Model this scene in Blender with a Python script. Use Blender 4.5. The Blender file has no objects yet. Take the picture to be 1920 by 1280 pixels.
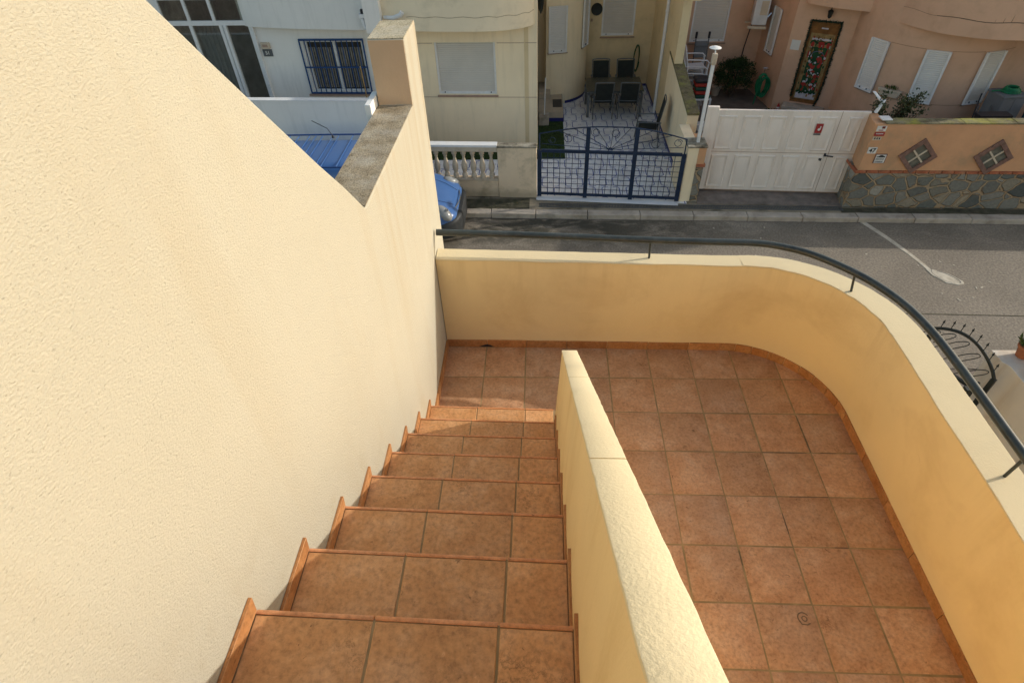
import bpy, bmesh, math, random
from mathutils import Vector, Matrix
rnd = random.Random(11)
sc = bpy.context.scene
COL = sc.collection
PI = math.pi
G = -3.4          # yard level of the houses across the street
RD = -3.5         # road surface

# ------------------------------------------------------------------ objects
def setp(o, label=None, cat=None, group=None, kind=None):
    if label: o['label'] = label
    if cat: o['category'] = cat
    if group: o['group'] = group
    if kind: o['kind'] = kind
    return o

def thing(name, label, cat, loc=(0, 0, 0), rz=0, group=None):
    o = bpy.data.objects.new(name, None)
    COL.objects.link(o)
    o.location = loc; o.rotation_euler = (0, 0, rz)
    return setp(o, label, cat, group)

def worldloc(o):
    v = Vector((0, 0, 0))
    while o is not None:
        v += Vector(o.location); o = o.parent
    return v

class MB:
    def __init__(s): s.v = []; s.f = []; s.m = []; s.s = []
    def add(s, vs, fs, mi=0, smooth=False):
        b = len(s.v); s.v += [tuple(v) for v in vs]
        for f in fs:
            s.f.append([b + i for i in f]); s.m.append(mi); s.s.append(smooth)
        return s
    def box(s, x0, x1, y0, y1, z0, z1, mi=0):
        return s.hexa([(x0, y0, z0), (x1, y0, z0), (x1, y1, z0), (x0, y1, z0), (x0, y0, z1), (x1, y0, z1), (x1, y1, z1), (x0, y1, z1)], mi)
    def hexa(s, p, mi=0):
        return s.add(p, [(0, 3, 2, 1), (4, 5, 6, 7), (0, 1, 5, 4), (1, 2, 6, 5), (2, 3, 7, 6), (3, 0, 4, 7)], mi)
    def prism(s, poly, vec, mi=0, smooth=False):
        n = len(poly); vec = Vector(vec)
        a = [Vector(p) for p in poly]; b = [p + vec for p in a]
        s.add(a + b, [list(range(n)), list(range(2 * n - 1, n - 1, -1))], mi)
        base = len(s.v) - 2 * n
        for i in range(n):
            j = (i + 1) % n
            s.f.append([base + i, base + j, base + n + j, base + n + i]); s.m.append(mi); s.s.append(smooth)
        return s
    def tube(s, pts, r, n=8, closed=False, mi=0, smooth=True, flat=1.0):
        P = [Vector(p) for p in pts]; N = len(P); rings = []
        up = Vector((0, 0, 1))
        for i, p in enumerate(P):
            if closed: t = P[(i + 1) % N] - P[i - 1]
            else: t = P[min(i + 1, N - 1)] - P[max(i - 1, 0)]
            if t.length < 1e-9: t = Vector((0, 0, 1))
            t.normalize()
            u = up if abs(t.z) < .95 else Vector((1, 0, 0))
            a = t.cross(u).normalized(); b = a.cross(t).normalized()
            rr = r[i] if isinstance(r, (list, tuple)) else r
            rings.append([p + a * rr * math.cos(2 * PI * k / n) + b * rr * flat * math.sin(2 * PI * k / n) for k in range(n)])
        vs = [v for R in rings for v in R]; fs = []
        for i in range(N if closed else N - 1):
            j = (i + 1) % N
            for k in range(n):
                l = (k + 1) % n
                fs.append((i * n + k, i * n + l, j * n + l, j * n + k))
        s.add(vs, fs, mi, smooth)
        if not closed:
            b = len(s.v) - len(vs)
            s.f.append([b + k for k in range(n)]); s.m.append(mi); s.s.append(False)
            s.f.append([b + (N - 1) * n + k for k in range(n)]); s.m.append(mi); s.s.append(False)
        return s
    def lathe(s, prof, c, n=16, mi=0, axis='z', smooth=True):
        vs = []; fs = []; c = Vector(c)
        for (r, z) in prof:
            for k in range(n):
                a = 2 * PI * k / n
                if axis == 'z': q = Vector((r * math.cos(a), r * math.sin(a), z))
                elif axis == 'y': q = Vector((r * math.cos(a), z, r * math.sin(a)))
                else: q = Vector((z, r * math.cos(a), r * math.sin(a)))
                vs.append(c + q)
        for i in range(len(prof) - 1):
            for k in range(n):
                l = (k + 1) % n
                fs.append((i * n + k, i * n + l, (i + 1) * n + l, (i + 1) * n + k))
        s.add(vs, fs, mi, smooth)
        b = len(s.v) - len(vs)
        s.f.append([b + k for k in range(n)]); s.m.append(mi); s.s.append(False)
        s.f.append([b + (len(prof) - 1) * n + k for k in range(n)]); s.m.append(mi); s.s.append(False)
        return s
    def fbox(s, fr, u0, u1, z0, z1, o0, o1, mi=0):
        P = fr.pt
        return s.hexa([P(u0, z0, o0), P(u1, z0, o0), P(u1, z0, o1), P(u0, z0, o1), P(u0, z1, o0), P(u1, z1, o0), P(u1, z1, o1), P(u0, z1, o1)], mi)
    def build(s, name, mats, parent=None, bevel=0, seg=2, local=False, label=None, autosmooth=False):
        me = bpy.data.meshes.new(name)
        off = Vector((0, 0, 0)) if (local or parent is None) else worldloc(parent)
        me.from_pydata([tuple(Vector(v) - off) for v in s.v], [], s.f)
        if not isinstance(mats, (list, tuple)): mats = [mats]
        for m in mats: me.materials.append(m)
        for p, mi, sm in zip(me.polygons, s.m, s.s):
            p.material_index = mi; p.use_smooth = sm
        bm = bmesh.new(); bm.from_mesh(me)
        bmesh.ops.recalc_face_normals(bm, faces=bm.faces)
        bm.to_mesh(me); bm.free()
        me.set_sharp_from_angle(angle=math.radians(50))
        o = bpy.data.objects.new(name, me); COL.objects.link(o)
        if parent is not None: o.parent = parent
        if bevel:
            md = o.modifiers.new('bevel', 'BEVEL'); md.width = bevel; md.segments = seg; md.limit_method = 'ANGLE'; md.angle_limit = math.radians(40)
        if label: o['label'] = label
        return o

class FR:                       # a vertical facade: u along it, z above the yard level, out towards the street
    def __init__(s, o, d, base=G):
        s.o = Vector((o[0], o[1], 0)); s.d = Vector((d[0], d[1], 0)).normalized()
        s.n = Vector((s.d.y, -s.d.x, 0)); s.b = base
    def pt(s, u, z, out=0): return s.o + s.d * u + s.n * out + Vector((0, 0, s.b + z))

def copy_tree(o, parent=None):
    c = o.copy(); COL.objects.link(c); c.parent = parent
    for ch in list(o.children): copy_tree(ch, c)
    return c

def smoothpath(P, n=6):
    P = [Vector(p) for p in P]; out = []
    for i in range(len(P) - 1):
        p0 = P[max(i - 1, 0)]; p1 = P[i]; p2 = P[i + 1]; p3 = P[min(i + 2, len(P) - 1)]
        for k in range(n):
            t = k / n
            out.append(.5 * ((2 * p1) + (p2 - p0) * t + (2 * p0 - 5 * p1 + 4 * p2 - p3) * t * t + (3 * p1 - p0 - 3 * p2 + p3) * t ** 3))
    out.append(P[-1]); return out

# ------------------------------------------------------------------ materials
def newmat(name):
    m = bpy.data.materials.new(name); m.use_nodes = True
    nt = m.node_tree
    return m, nt, nt.nodes['Principled BSDF']
def N(nt, t, **k):
    n = nt.nodes.new(t)
    for a, b in k.items(): setattr(n, a, b)
    return n
def L(nt, a, b): nt.links.new(a, b)
def c4(c): return (c[0], c[1], c[2], 1)
def mixc(nt, fac, a, b, mode='MIX'):
    n = N(nt, 'ShaderNodeMix', data_type='RGBA', blend_type=mode)
    for s, v in ((n.inputs[0], fac), (n.inputs[6], a), (n.inputs[7], b)):
        if isinstance(v, (int, float)): s.default_value = v
        elif isinstance(v, tuple): s.default_value = c4(v)
        else: L(nt, v, s)
    return n.outputs[2]
def noise(nt, vec, scale, detail=4, rough=.55, dist=0):
    n = N(nt, 'ShaderNodeTexNoise'); n.inputs['Scale'].default_value = scale; n.inputs['Detail'].default_value = detail
    n.inputs['Roughness'].default_value = rough; n.inputs['Distortion'].default_value = dist
    if vec is not None: L(nt, vec, n.inputs['Vector'])
    return n.outputs['Fac']
def ramp(nt, fac, stops):
    n = N(nt, 'ShaderNodeValToRGB'); e = n.color_ramp.elements
    while len(e) < len(stops): e.new(.5)
    for i, (p, c) in enumerate(stops):
        e[i].position = p; e[i].color = c4(c) if isinstance(c, tuple) else (c, c, c, 1)
    L(nt, fac, n.inputs['Fac']); return n.outputs['Color']
def mapping(nt, scale=(1, 1, 1), rot=(0, 0, 0), loc=(0, 0, 0)):
    t = N(nt, 'ShaderNodeTexCoord'); m = N(nt, 'ShaderNodeMapping')
    m.inputs['Scale'].default_value = scale; m.inputs['Rotation'].default_value = rot; m.inputs['Location'].default_value = loc
    L(nt, t.outputs['Object'], m.inputs['Vector']); return m.outputs['Vector']
def bumpn(nt, h, strength, dist, normal=None):
    b = N(nt, 'ShaderNodeBump'); b.inputs['Strength'].default_value = strength; b.inputs['Distance'].default_value = dist
    L(nt, h, b.inputs['Height'])
    if normal is not None: L(nt, normal, b.inputs['Normal'])
    return b.outputs['Normal']

def paint(name, c, var=.12, sc_=1.6, rough=.8, bump=.25, bsc=90, bdist=.003, stain=None, stain_amt=.5, stain_sc=2.2, spec=.3, streak=False, metal=0, coat=0):
    """matte or gloss coloured surface with broad tone drift, grain and optional dirt blotches"""
    m, nt, p = newmat(name)
    v = mapping(nt)
    lo = tuple(x * (1 - var) for x in c); hi = tuple(min(1, x * (1 + var)) for x in c)
    col = ramp(nt, noise(nt, v, sc_, 6, .6), [(.3, lo), (.7, hi)])
    if stain:
        vv = mapping(nt, (3, 3, .35), loc=(3, 1, 7)) if streak else mapping(nt, loc=(5, 2, 3))
        f = ramp(nt, noise(nt, vv, stain_sc, 8, .65, .3), [(.5, 0.0), (.72, stain_amt)])
        col = mixc(nt, f, col, stain)
    L(nt, col, p.inputs['Base Color'])
    p.inputs['Roughness'].default_value = rough; p.inputs['Specular IOR Level'].default_value = spec
    p.inputs['Metallic'].default_value = metal; p.inputs['Coat Weight'].default_value = coat
    if bump: L(nt, bumpn(nt, noise(nt, v, bsc, 4, .6), bump, bdist), p.inputs['Normal'])
    return m

def stucco(name, c, c2, strength=.9, rough=.85, sc_=55, dist=.006, stain=None, pit=True):
    m, nt, p = newmat(name)
    v = mapping(nt)
    ve = mapping(nt, (1, .75, 1.25), rot=(.35, 0, 0))
    h1 = noise(nt, ve, sc_, 4, .62, .15)
    h1b = ramp(nt, h1, [(.25, 0.0), (.75, 1.0)])
    h2 = noise(nt, v, sc_ * 3.2, 3, .6)
    add = N(nt, 'ShaderNodeMath', operation='MULTIPLY_ADD'); L(nt, h2, add.inputs[0]); add.inputs[1].default_value = .25; L(nt, h1b, add.inputs[2])
    col = mixc(nt, ramp(nt, noise(nt, v, .8, 7, .6), [(.35, 0.0), (.68, 1.0)]), c, c2)
    pits = ramp(nt, noise(nt, ve, sc_ * .8, 2, .5), [(.29, .78), (.36, 1.0)])
    if pit: col = mixc(nt, 1.0, col, pits, 'MULTIPLY')
    if stain:
        f = ramp(nt, noise(nt, mapping(nt, (1, 2.2, .25), loc=(0, 4, 1)), 1.7, 7, .6, .4), [(.50, 0.0), (.78, .28)])
        col = mixc(nt, f, col, stain)
    L(nt, col, p.inputs['Base Color'])
    p.inputs['Roughness'].default_value = rough; p.inputs['Specular IOR Level'].default_value = .2
    L(nt, bumpn(nt, add.outputs[0], strength, dist), p.inputs['Normal'])
    return m

def stair_grime(m, col_a, col_b):
    nt = m.node_tree; p = nt.nodes['Principled BSDF']; src = p.inputs['Base Color'].links[0].from_socket
    tc = N(nt, 'ShaderNodeTexCoord'); sx = N(nt, 'ShaderNodeSeparateXYZ'); L(nt, tc.outputs['Object'], sx.inputs[0])
    def mrange(v, a, b, c=0, d=1):
        r = N(nt, 'ShaderNodeMapRange'); L(nt, v, r.inputs[0]); r.inputs[1].default_value = a; r.inputs[2].default_value = b; r.inputs[3].default_value = c; r.inputs[4].default_value = d; return r.outputs[0]
    def mul(a, b):
        q = N(nt, 'ShaderNodeMath', operation='MULTIPLY'); L(nt, a, q.inputs[0]); L(nt, b, q.inputs[1]); return q.outputs[0]
    # run-off below the weathered ledge
    f = ramp(nt, noise(nt, mapping(nt, (1, 6, .30), loc=(0, 2, 1)), 1.5, 7, .6, .2), [(.46, 0.0), (.72, .55)])
    f = mul(mul(f, mrange(sx.outputs[1], -1.45, -1.05)), mrange(sx.outputs[2], 4.3, 5.35))
    col = mixc(nt, f, src, col_a)
    # scuffs and dirt just above the stair skirting
    h = N(nt, 'ShaderNodeMath', operation='MULTIPLY_ADD'); L(nt, sx.outputs[1], h.inputs[0]); h.inputs[1].default_value = .754; L(nt, sx.outputs[2], h.inputs[2])
    g = ramp(nt, noise(nt, mapping(nt, loc=(0, 3, 8)), 4.5, 8, .68, .3), [(.52, 0.0), (.70, .3)])
    g = mul(g, mrange(h.outputs[0], 3.05, 3.30, 1, 0))
    L(nt, mixc(nt, g, col, col_b), p.inputs['Base Color'])
def parapet_wear(m, pale, drip):
    nt = m.node_tree; p = nt.nodes['Principled BSDF']; src = p.inputs['Base Color'].links[0].from_socket
    tc = N(nt, 'ShaderNodeTexCoord'); sx = N(nt, 'ShaderNodeSeparateXYZ'); L(nt, tc.outputs['Object'], sx.inputs[0])
    wv = N(nt, 'ShaderNodeMath', operation='MULTIPLY_ADD'); L(nt, noise(nt, mapping(nt), 3.0, 7, .65), wv.inputs[0]); wv.inputs[1].default_value = -.30; L(nt, sx.outputs[2], wv.inputs[2])
    r = N(nt, 'ShaderNodeMapRange'); L(nt, wv.outputs[0], r.inputs[0]); r.inputs[1].default_value = -.06; r.inputs[2].default_value = .10; r.inputs[3].default_value = .45; r.inputs[4].default_value = 0
    col = mixc(nt, r.outputs[0], src, pale)
    f = ramp(nt, noise(nt, mapping(nt, (9, 9, .5), loc=(1, 2, 0)), 1.0, 7, .6, .1), [(.50, 0.0), (.70, .30)])
    t = N(nt, 'ShaderNodeMapRange'); L(nt, sx.outputs[2], t.inputs[0]); t.inputs[1].default_value = .45; t.inputs[2].default_value = .86
    q = N(nt, 'ShaderNodeMath', operation='MULTIPLY'); L(nt, f, q.inputs[0]); L(nt, t.outputs[0], q.inputs[1])
    col = mixc(nt, q.outputs[0], col, drip)
    sc2 = ramp(nt, noise(nt, mapping(nt, (1, 1, 2.2), loc=(4, 1, 2)), 6.0, 9, .72, .8), [(.66, 0.0), (.72, .35)])
    L(nt, mixc(nt, sc2, col, drip), p.inputs['Base Color'])

def weathered(name, c, dark, moss, amt=.6, sc_=9):
    m, nt, p = newmat(name)
    v = mapping(nt)
    col = mixc(nt, ramp(nt, noise(nt, v, sc_, 8, .7), [(.35, 0.0), (.65, 1.0)]), dark, c)
    speck = ramp(nt, noise(nt, v, 130, 3, .6), [(.36, .45), (.52, 1.0)])
    col = mixc(nt, 1.0, col, speck, 'MULTIPLY')
    f = ramp(nt, noise(nt, mapping(nt, loc=(2, 7, 1)), sc_ * .45, 6, .7), [(.48, 0.0), (.66, amt)])
    col = mixc(nt, f, col, moss)
    L(nt, col, p.inputs['Base Color']); p.inputs['Roughness'].default_value = .95; p.inputs['Specular IOR Level'].default_value = .15
    L(nt, bumpn(nt, noise(nt, v, 80, 6, .7), .8, .006), p.inputs['Normal'])
    return m

def terracotta(name, c, lo, pale, rough=.55, grid=None):
    m, nt, p = newmat(name)
    v = mapping(nt); g = N(nt, 'ShaderNodeNewGeometry'); r = g.outputs['Random Per Island']
    comb = N(nt, 'ShaderNodeCombineXYZ')
    mul = N(nt, 'ShaderNodeMath', operation='MULTIPLY'); L(nt, r, mul.inputs[0]); mul.inputs[1].default_value = 37
    L(nt, mul.outputs[0], comb.inputs[0]); L(nt, mul.outputs[0], comb.inputs[2])
    va = N(nt, 'ShaderNodeVectorMath', operation='ADD'); L(nt, v, va.inputs[0]); L(nt, comb.outputs[0], va.inputs[1]); v = va.outputs[0]
    col = ramp(nt, noise(nt, v, 7.5, 7, .66, .3), [(.3, lo), (.5, c), (.68, pale)])
    if grid:      # fired tiles: pale worn middle, redder rim
        oc = N(nt, 'ShaderNodeTexCoord'); so = N(nt, 'ShaderNodeSeparateXYZ'); L(nt, oc.outputs['Object'], so.inputs[0])
        ds = []
        for ax, pitch in ((0, grid[0]), (1, grid[1])):
            dv = N(nt, 'ShaderNodeMath', operation='DIVIDE'); L(nt, so.outputs[ax], dv.inputs[0]); dv.inputs[1].default_value = pitch
            fr_ = N(nt, 'ShaderNodeMath', operation='FRACT'); L(nt, dv.outputs[0], fr_.inputs[0])
            sb = N(nt, 'ShaderNodeMath', operation='SUBTRACT'); L(nt, fr_.outputs[0], sb.inputs[0]); sb.inputs[1].default_value = .5
            ab = N(nt, 'ShaderNodeMath', operation='ABSOLUTE'); L(nt, sb.outputs[0], ab.inputs[0]); ds.append(ab.outputs[0])
        mx = N(nt, 'ShaderNodeMath', operation='MAXIMUM'); L(nt, ds[0], mx.inputs[0]); L(nt, ds[1], mx.inputs[1])
        wv = N(nt, 'ShaderNodeMath', operation='MULTIPLY_ADD'); L(nt, noise(nt, v, 9, 5, .65), wv.inputs[0]); wv.inputs[1].default_value = .32; L(nt, mx.outputs[0], wv.inputs[2])
        col = mixc(nt, ramp(nt, wv.outputs[0], [(.36, .24), (.64, 0.0)]), col, pale)
    fine = ramp(nt, noise(nt, v, 55, 6, .7), [(.3, .66), (.5, 1.0), (.72, 1.22)])
    col = mixc(nt, 1.0, col, fine, 'MULTIPLY')
    tone = ramp(nt, r, [(0.0, (.80, .76, .74)), (.3, (1.0, 1.02, 1.06)), (.6, (.94, .90, .84)), (.8, (1.12, 1.10, 1.08)), (1.0, (1.05, .98, .90))])
    col = mixc(nt, 1.0, col, tone, 'MULTIPLY')
    scratch = ramp(nt, noise(nt, v, 22, 8, .75, 1.2), [(.62, 0.0), (.70, .4)])
    col = mixc(nt, scratch, col, tuple(min(1, x * 1.5 + .04) for x in pale))
    cr = N(nt, 'ShaderNodeTexNoise'); cr.inputs['Scale'].default_value = 5; cr.inputs['Detail'].default_value = 9; cr.inputs['Roughness'].default_value = .7; L(nt, v, cr.inputs['Vector'])
    crk = ramp(nt, cr.outputs['Fac'], [(.488, 1.0), (.4985, .55), (.501, .55), (.512, 1.0)])
    crm = ramp(nt, noise(nt, v, 4.2, 3), [(.55, 0.0), (.66, 1.0)])
    col = mixc(nt, crm, col, mixc(nt, 1.0, col, crk, 'MULTIPLY'))
    pit = ramp(nt, noise(nt, v, 16, 5, .7, 2.0), [(.30, .45), (.35, 1.0)])
    col = mixc(nt, 1.0, col, pit, 'MULTIPLY')
    L(nt, col, p.inputs['Base Color'])
    rr = ramp(nt, noise(nt, v, 12, 4), [(.3, rough - .1), (.7, rough + .15)]); L(nt, rr, p.inputs['Roughness'])
    p.inputs['Specular IOR Level'].default_value = .35
    L(nt, bumpn(nt, noise(nt, v, 30, 7, .65), .35, .004), p.inputs['Normal'])
    return m

def stonewall(name):
    m, nt, p = newmat(name)
    v = mapping(nt, (1, 1, 1.35), rot=(0, .35, 0))
    dn = N(nt, 'ShaderNodeTexNoise'); dn.inputs['Scale'].default_value = 5; L(nt, v, dn.inputs['Vector'])
    vm = N(nt, 'ShaderNodeVectorMath', operation='MULTIPLY_ADD'); L(nt, dn.outputs['Color'], vm.inputs[0]); vm.inputs[1].default_value = (.09, .09, .09); L(nt, v, vm.inputs[2])
    a = N(nt, 'ShaderNodeTexVoronoi', feature='F1'); a.inputs['Scale'].default_value = 3.0; L(nt, vm.outputs[0], a.inputs['Vector'])
    b = N(nt, 'ShaderNodeTexVoronoi', feature='DISTANCE_TO_EDGE'); b.inputs['Scale'].default_value = 3.0; L(nt, vm.outputs[0], b.inputs['Vector'])
    sep = N(nt, 'ShaderNodeSeparateColor'); L(nt, a.outputs['Color'], sep.inputs[0])
    st = ramp(nt, sep.outputs[0], [(.0, (.075, .085, .08)), (.25, (.24, .225, .19)), (.45, (.13, .14, .125)), (.6, (.36, .29, .20)), (.8, (.17, .17, .15)), (1., (.40, .37, .31))])
    st = mixc(nt, 1.0, st, ramp(nt, noise(nt, v, 18, 6, .7), [(.25, .6), (.7, 1.15)]), 'MULTIPLY')
    mor = ramp(nt, noise(nt, v, 4, 6), [(.3, (.30, .19, .10)), (.6, (.36, .275, .175)), (.8, (.22, .185, .125))])
    edge = ramp(nt, b.outputs['Distance'], [(.035, 0.0), (.075, 1.0)])
    L(nt, mixc(nt, edge, mor, st), p.inputs['Base Color']); p.inputs['Roughness'].default_value = .85
    L(nt, bumpn(nt, noise(nt, v, 25, 6), .4, .01, bumpn(nt, edge, 1.0, .05)), p.inputs['Normal'])
    return m

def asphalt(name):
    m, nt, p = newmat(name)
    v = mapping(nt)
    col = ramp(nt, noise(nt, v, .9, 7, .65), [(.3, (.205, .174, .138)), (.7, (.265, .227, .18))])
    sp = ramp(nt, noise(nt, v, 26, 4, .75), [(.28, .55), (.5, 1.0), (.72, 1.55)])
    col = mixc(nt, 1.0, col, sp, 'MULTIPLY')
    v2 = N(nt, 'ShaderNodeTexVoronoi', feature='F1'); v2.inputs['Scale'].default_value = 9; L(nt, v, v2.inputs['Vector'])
    # oily, mossy blotches on the far side, darkened further to deepen the shade there
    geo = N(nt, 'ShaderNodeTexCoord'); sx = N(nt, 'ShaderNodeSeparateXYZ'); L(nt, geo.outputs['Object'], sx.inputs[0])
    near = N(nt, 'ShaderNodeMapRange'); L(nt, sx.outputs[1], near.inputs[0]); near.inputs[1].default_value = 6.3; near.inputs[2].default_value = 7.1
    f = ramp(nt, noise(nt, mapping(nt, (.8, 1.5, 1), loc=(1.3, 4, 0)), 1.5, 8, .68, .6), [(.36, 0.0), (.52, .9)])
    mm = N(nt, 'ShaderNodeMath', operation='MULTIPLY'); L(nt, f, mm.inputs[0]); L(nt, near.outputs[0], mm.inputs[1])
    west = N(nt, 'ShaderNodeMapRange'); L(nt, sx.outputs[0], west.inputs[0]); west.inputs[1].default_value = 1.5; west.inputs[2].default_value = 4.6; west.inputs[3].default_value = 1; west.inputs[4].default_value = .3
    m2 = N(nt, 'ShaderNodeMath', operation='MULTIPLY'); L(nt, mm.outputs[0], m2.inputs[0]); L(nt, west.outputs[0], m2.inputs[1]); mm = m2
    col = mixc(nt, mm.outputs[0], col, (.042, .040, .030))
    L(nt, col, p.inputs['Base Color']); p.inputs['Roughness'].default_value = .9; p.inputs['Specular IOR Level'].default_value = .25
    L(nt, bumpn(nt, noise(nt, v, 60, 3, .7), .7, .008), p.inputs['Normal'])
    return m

def glassy(name, c, rough=.08):
    m, nt, p = newmat(name)
    v = mapping(nt)
    L(nt, ramp(nt, noise(nt, v, 2, 4), [(.3, tuple(x * .6 for x in c)), (.7, c)]), p.inputs['Base Color'])
    p.inputs['Roughness'].default_value = rough; p.inputs['Specular IOR Level'].default_value = .6
    return m

def foliage(name, a, b):
    m, nt, p = newmat(name)
    g = N(nt, 'ShaderNodeNewGeometry')
    L(nt, ramp(nt, g.outputs['Random Per Island'], [(0., a), (1., b)]), p.inputs['Base Color'])
    p.inputs['Roughness'].default_value = .55; p.inputs['Specular IOR Level'].default_value = .3
    return m

M = {}
M['stucco'] = stucco('cream_stucco', (.475, .443, .352), (.50, .47, .38), .62, sc_=175, dist=.0045, stain=(.42, .33, .20))
stair_grime(M['stucco'], (.40, .29, .155), (.37, .28, .155))
M['terr_paint'] = paint('ochre_terrace_paint', (.86, .68, .37), .05, 1.2, .8, .35, 45, .004, stain=(.56, .36, .14), stain_amt=.35, stain_sc=1.6)
parapet_wear(M['terr_paint'], (.82, .66, .42), (.56, .38, .16))
M['spine_paint'] = paint('yellow_stair_paint', (.85, .65, .34), .05, 1.4, .8, .3, 45, .004, stain=(.60, .38, .12), stain_amt=.4, streak=True)
M['coping'] = stucco('cream_coping', (.77, .655, .43), (.71, .59, .375), .34, sc_=110, dist=.0035, pit=False, stain=(.45, .40, .28))
M['ledge'] = weathered('weathered_ledge', (.44, .37, .26), (.25, .20, .13), (.52, .49, .42), .5)
M['white_flash'] = paint('white_flashing', (.8, .8, .78), .03)
M['tile'] = terracotta('terracotta_floor', (.475, .27, .15), (.39, .20, .10), (.53, .34, .22), grid=(.335, .3504))
M['tread'] = terracotta('terracotta_tread', (.57, .305, .135), (.495, .245, .098), (.63, .37, .195))
M['skirt'] = terracotta('terracotta_skirting', (.45, .21, .08), (.36, .15, .052), (.51, .265, .115))
M['nosing'] = terracotta('terracotta_nosing', (.60, .27, .12), (.52, .22, .09), (.64, .31, .155), .5)
M['grout'] = paint('grout', (.30, .215, .115), .3, 9, .95, .6, 60, .003)
M['rail'] = paint('dark_green_rail', (.036, .046, .046), .25, 6, .36, .2, 120, .001, spec=.5, stain=(.12, .12, .12), stain_amt=.3, stain_sc=14)
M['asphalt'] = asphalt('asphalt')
M['concrete'] = paint('kerb_concrete', (.44, .38, .315), .2, 3, .9, .5, 50, .004, stain=(.16, .13, .09), stain_amt=.7, stain_sc=3)
M['gutter'] = paint('damp_gutter', (.27, .225, .16), .25, 2, .9, .6, 40, .006, stain=(.035, .035, .022), stain_amt=.95, stain_sc=1.6)
M['moss_ground'] = paint('mossy_dirt', (.085, .076, .05), .5, 5, .95, .8, 30, .01, stain=(.03, .04, .015), stain_amt=.8, stain_sc=5)
M['patch'] = paint('pale_cement_patch', (.52, .47, .38), .2, 6, .9, .6, 40, .006, stain=(.28, .22, .15), stain_amt=.6, stain_sc=7)
M['steel'] = paint('drain_steel', (.10, .10, .10), .2, 8, .5, .2, 80, .001)
M['white_wall'] = paint('white_house_paint', (.80, .78, .745), .05, .9, .85, .3, 60, .003, stain=(.42, .42, .40), stain_amt=.25, streak=True)
M['cream_wall'] = paint('pale_cream_paint', (.86, .72, .505), .06, .8, .85, .3, 60, .003, stain=(.50, .43, .30), stain_amt=.28, streak=True)
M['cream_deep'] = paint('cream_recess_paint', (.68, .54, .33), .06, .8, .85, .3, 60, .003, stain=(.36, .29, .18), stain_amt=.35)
M['pink_wall'] = paint('salmon_paint', (.64, .41, .28), .07, .8, .85, .3, 60, .003, stain=(.40, .25, .16), stain_amt=.4)
M['orange_wall'] = paint('orange_garden_wall', (.58, .32, .175), .12, 1.3, .9, .7, 55, .006, stain=(.32, .25, .15), stain_amt=.8, stain_sc=1.3)
M['mossy'] = weathered('mossy_coping', (.24, .20, .12), (.10, .085, .05), (.25, .25, .06), .7)
M['mossy_pale'] = weathered('lichen_coping', (.42, .38, .30), (.10, .085, .06), (.60, .56, .46), .6, 6)
M['stone'] = stonewall('rubble_stone')
M['brick'] = paint('red_brick', (.34, .11, .055), .3, 8, .85, .5, 50, .004, stain=(.42, .28, .16), stain_amt=.6, stain_sc=6)
M['shutter'] = paint('shutter_slats', (.62, .58, .52), .05, 2, .55, 0)
M['shutter_w'] = paint('pale_shutter_slats', (.70, .68, .65), .05, 2, .55, 0)
M['white_pvc'] = paint('white_pvc', (.74, .74, .74), .04, 3, .5, 0, stain=(.5, .45, .38), stain_amt=.3, stain_sc=8)
M['sill'] = paint('brown_sill', (.36, .25, .19), .15, 6, .8, .3, 60, .002)
M['glass'] = glassy('window_glass', (.03, .032, .03))
M['curtain'] = paint('striped_curtain', (.23, .21, .18), .3, 9, .9, 0)
M['interior'] = paint('porch_interior', (.42, .40, .35), .4, 3, .9, 0)
M['blue_iron'] = paint('blue_ironwork', (.014, .055, .17), .2, 8, .5, 0)
M['navy_iron'] = paint('navy_ironwork', (.012, .026, .060), .3, 8, .5, 0, stain=(.03, .05, .09), stain_amt=.5, stain_sc=10)
M['black_iron'] = paint('black_ironwork', (.022, .026, .024), .3, 8, .55, 0)
M['white_gate'] = paint('white_gate_paint', (.80, .72, .65), .05, 1.5, .6, .1, 40, .002, stain=(.50, .40, .31), stain_amt=.35, stain_sc=2.5, streak=True)
M['patio'] = paint('white_patio_tile', (.76, .76, .78), .06, 2, .4, 0, stain=(.36, .35, .33), stain_amt=.45, stain_sc=1.5)
M['patio_blue'] = paint('blue_patio_line', (.10, .125, .34), .2, 4, .45, 0)
M['blue_tile'] = paint('cobalt_skirting', (.025, .03, .16), .2, 6, .35, 0)
M['beige_tile'] = paint('beige_step_tile', (.45, .37, .28), .12, 5, .7, .2, 60, .002)
M['pave'] = paint('grey_pavers', (.22, .18, .155), .25, 5, .9, .6, 30, .005, stain=(.09, .08, .06), stain_amt=.6, stain_sc=3)
M['yard'] = paint('dark_yard_floor', (.16, .13, .105), .3, 3, .9, .6, 30, .005)
M['grass'] = foliage('grass', (.022, .060, .010), (.050, .10, .020))
M['soil'] = paint('lawn_soil', (.028, .05, .014), .5, 8, .95, .8, 40, .01)
M['leaf_dark'] = foliage('bush_leaf', (.012, .032, .010), (.042, .085, .022))
M['leaf'] = foliage('plant_leaf', (.045, .075, .018), (.11, .14, .035))
M['bark'] = paint('bark', (.13, .09, .06), .3, 8, .9, .8, 40, .01)
M['van'] = paint('van_blue', (.045, .125, .33), .06, 2, .28, 0, spec=.5, coat=.6)
M['bumper'] = paint('black_bumper', (.028, .03, .032), .2, 4, .55, .2, 120, .001)
M['chrome'] = paint('chrome', (.6, .6, .6), .05, 4, .2, 0, metal=1)
M['lamp_glass'] = glassy('headlamp_glass', (.30, .31, .31), .08)
M['tyre'] = paint('tyre', (.022, .022, .022), .2, 8, .9, .3, 60, .003)
M['dark_textile'] = paint('dark_sling_fabric', (.022, .026, .024), .2, 12, .85, .3, 300, .001)
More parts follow.
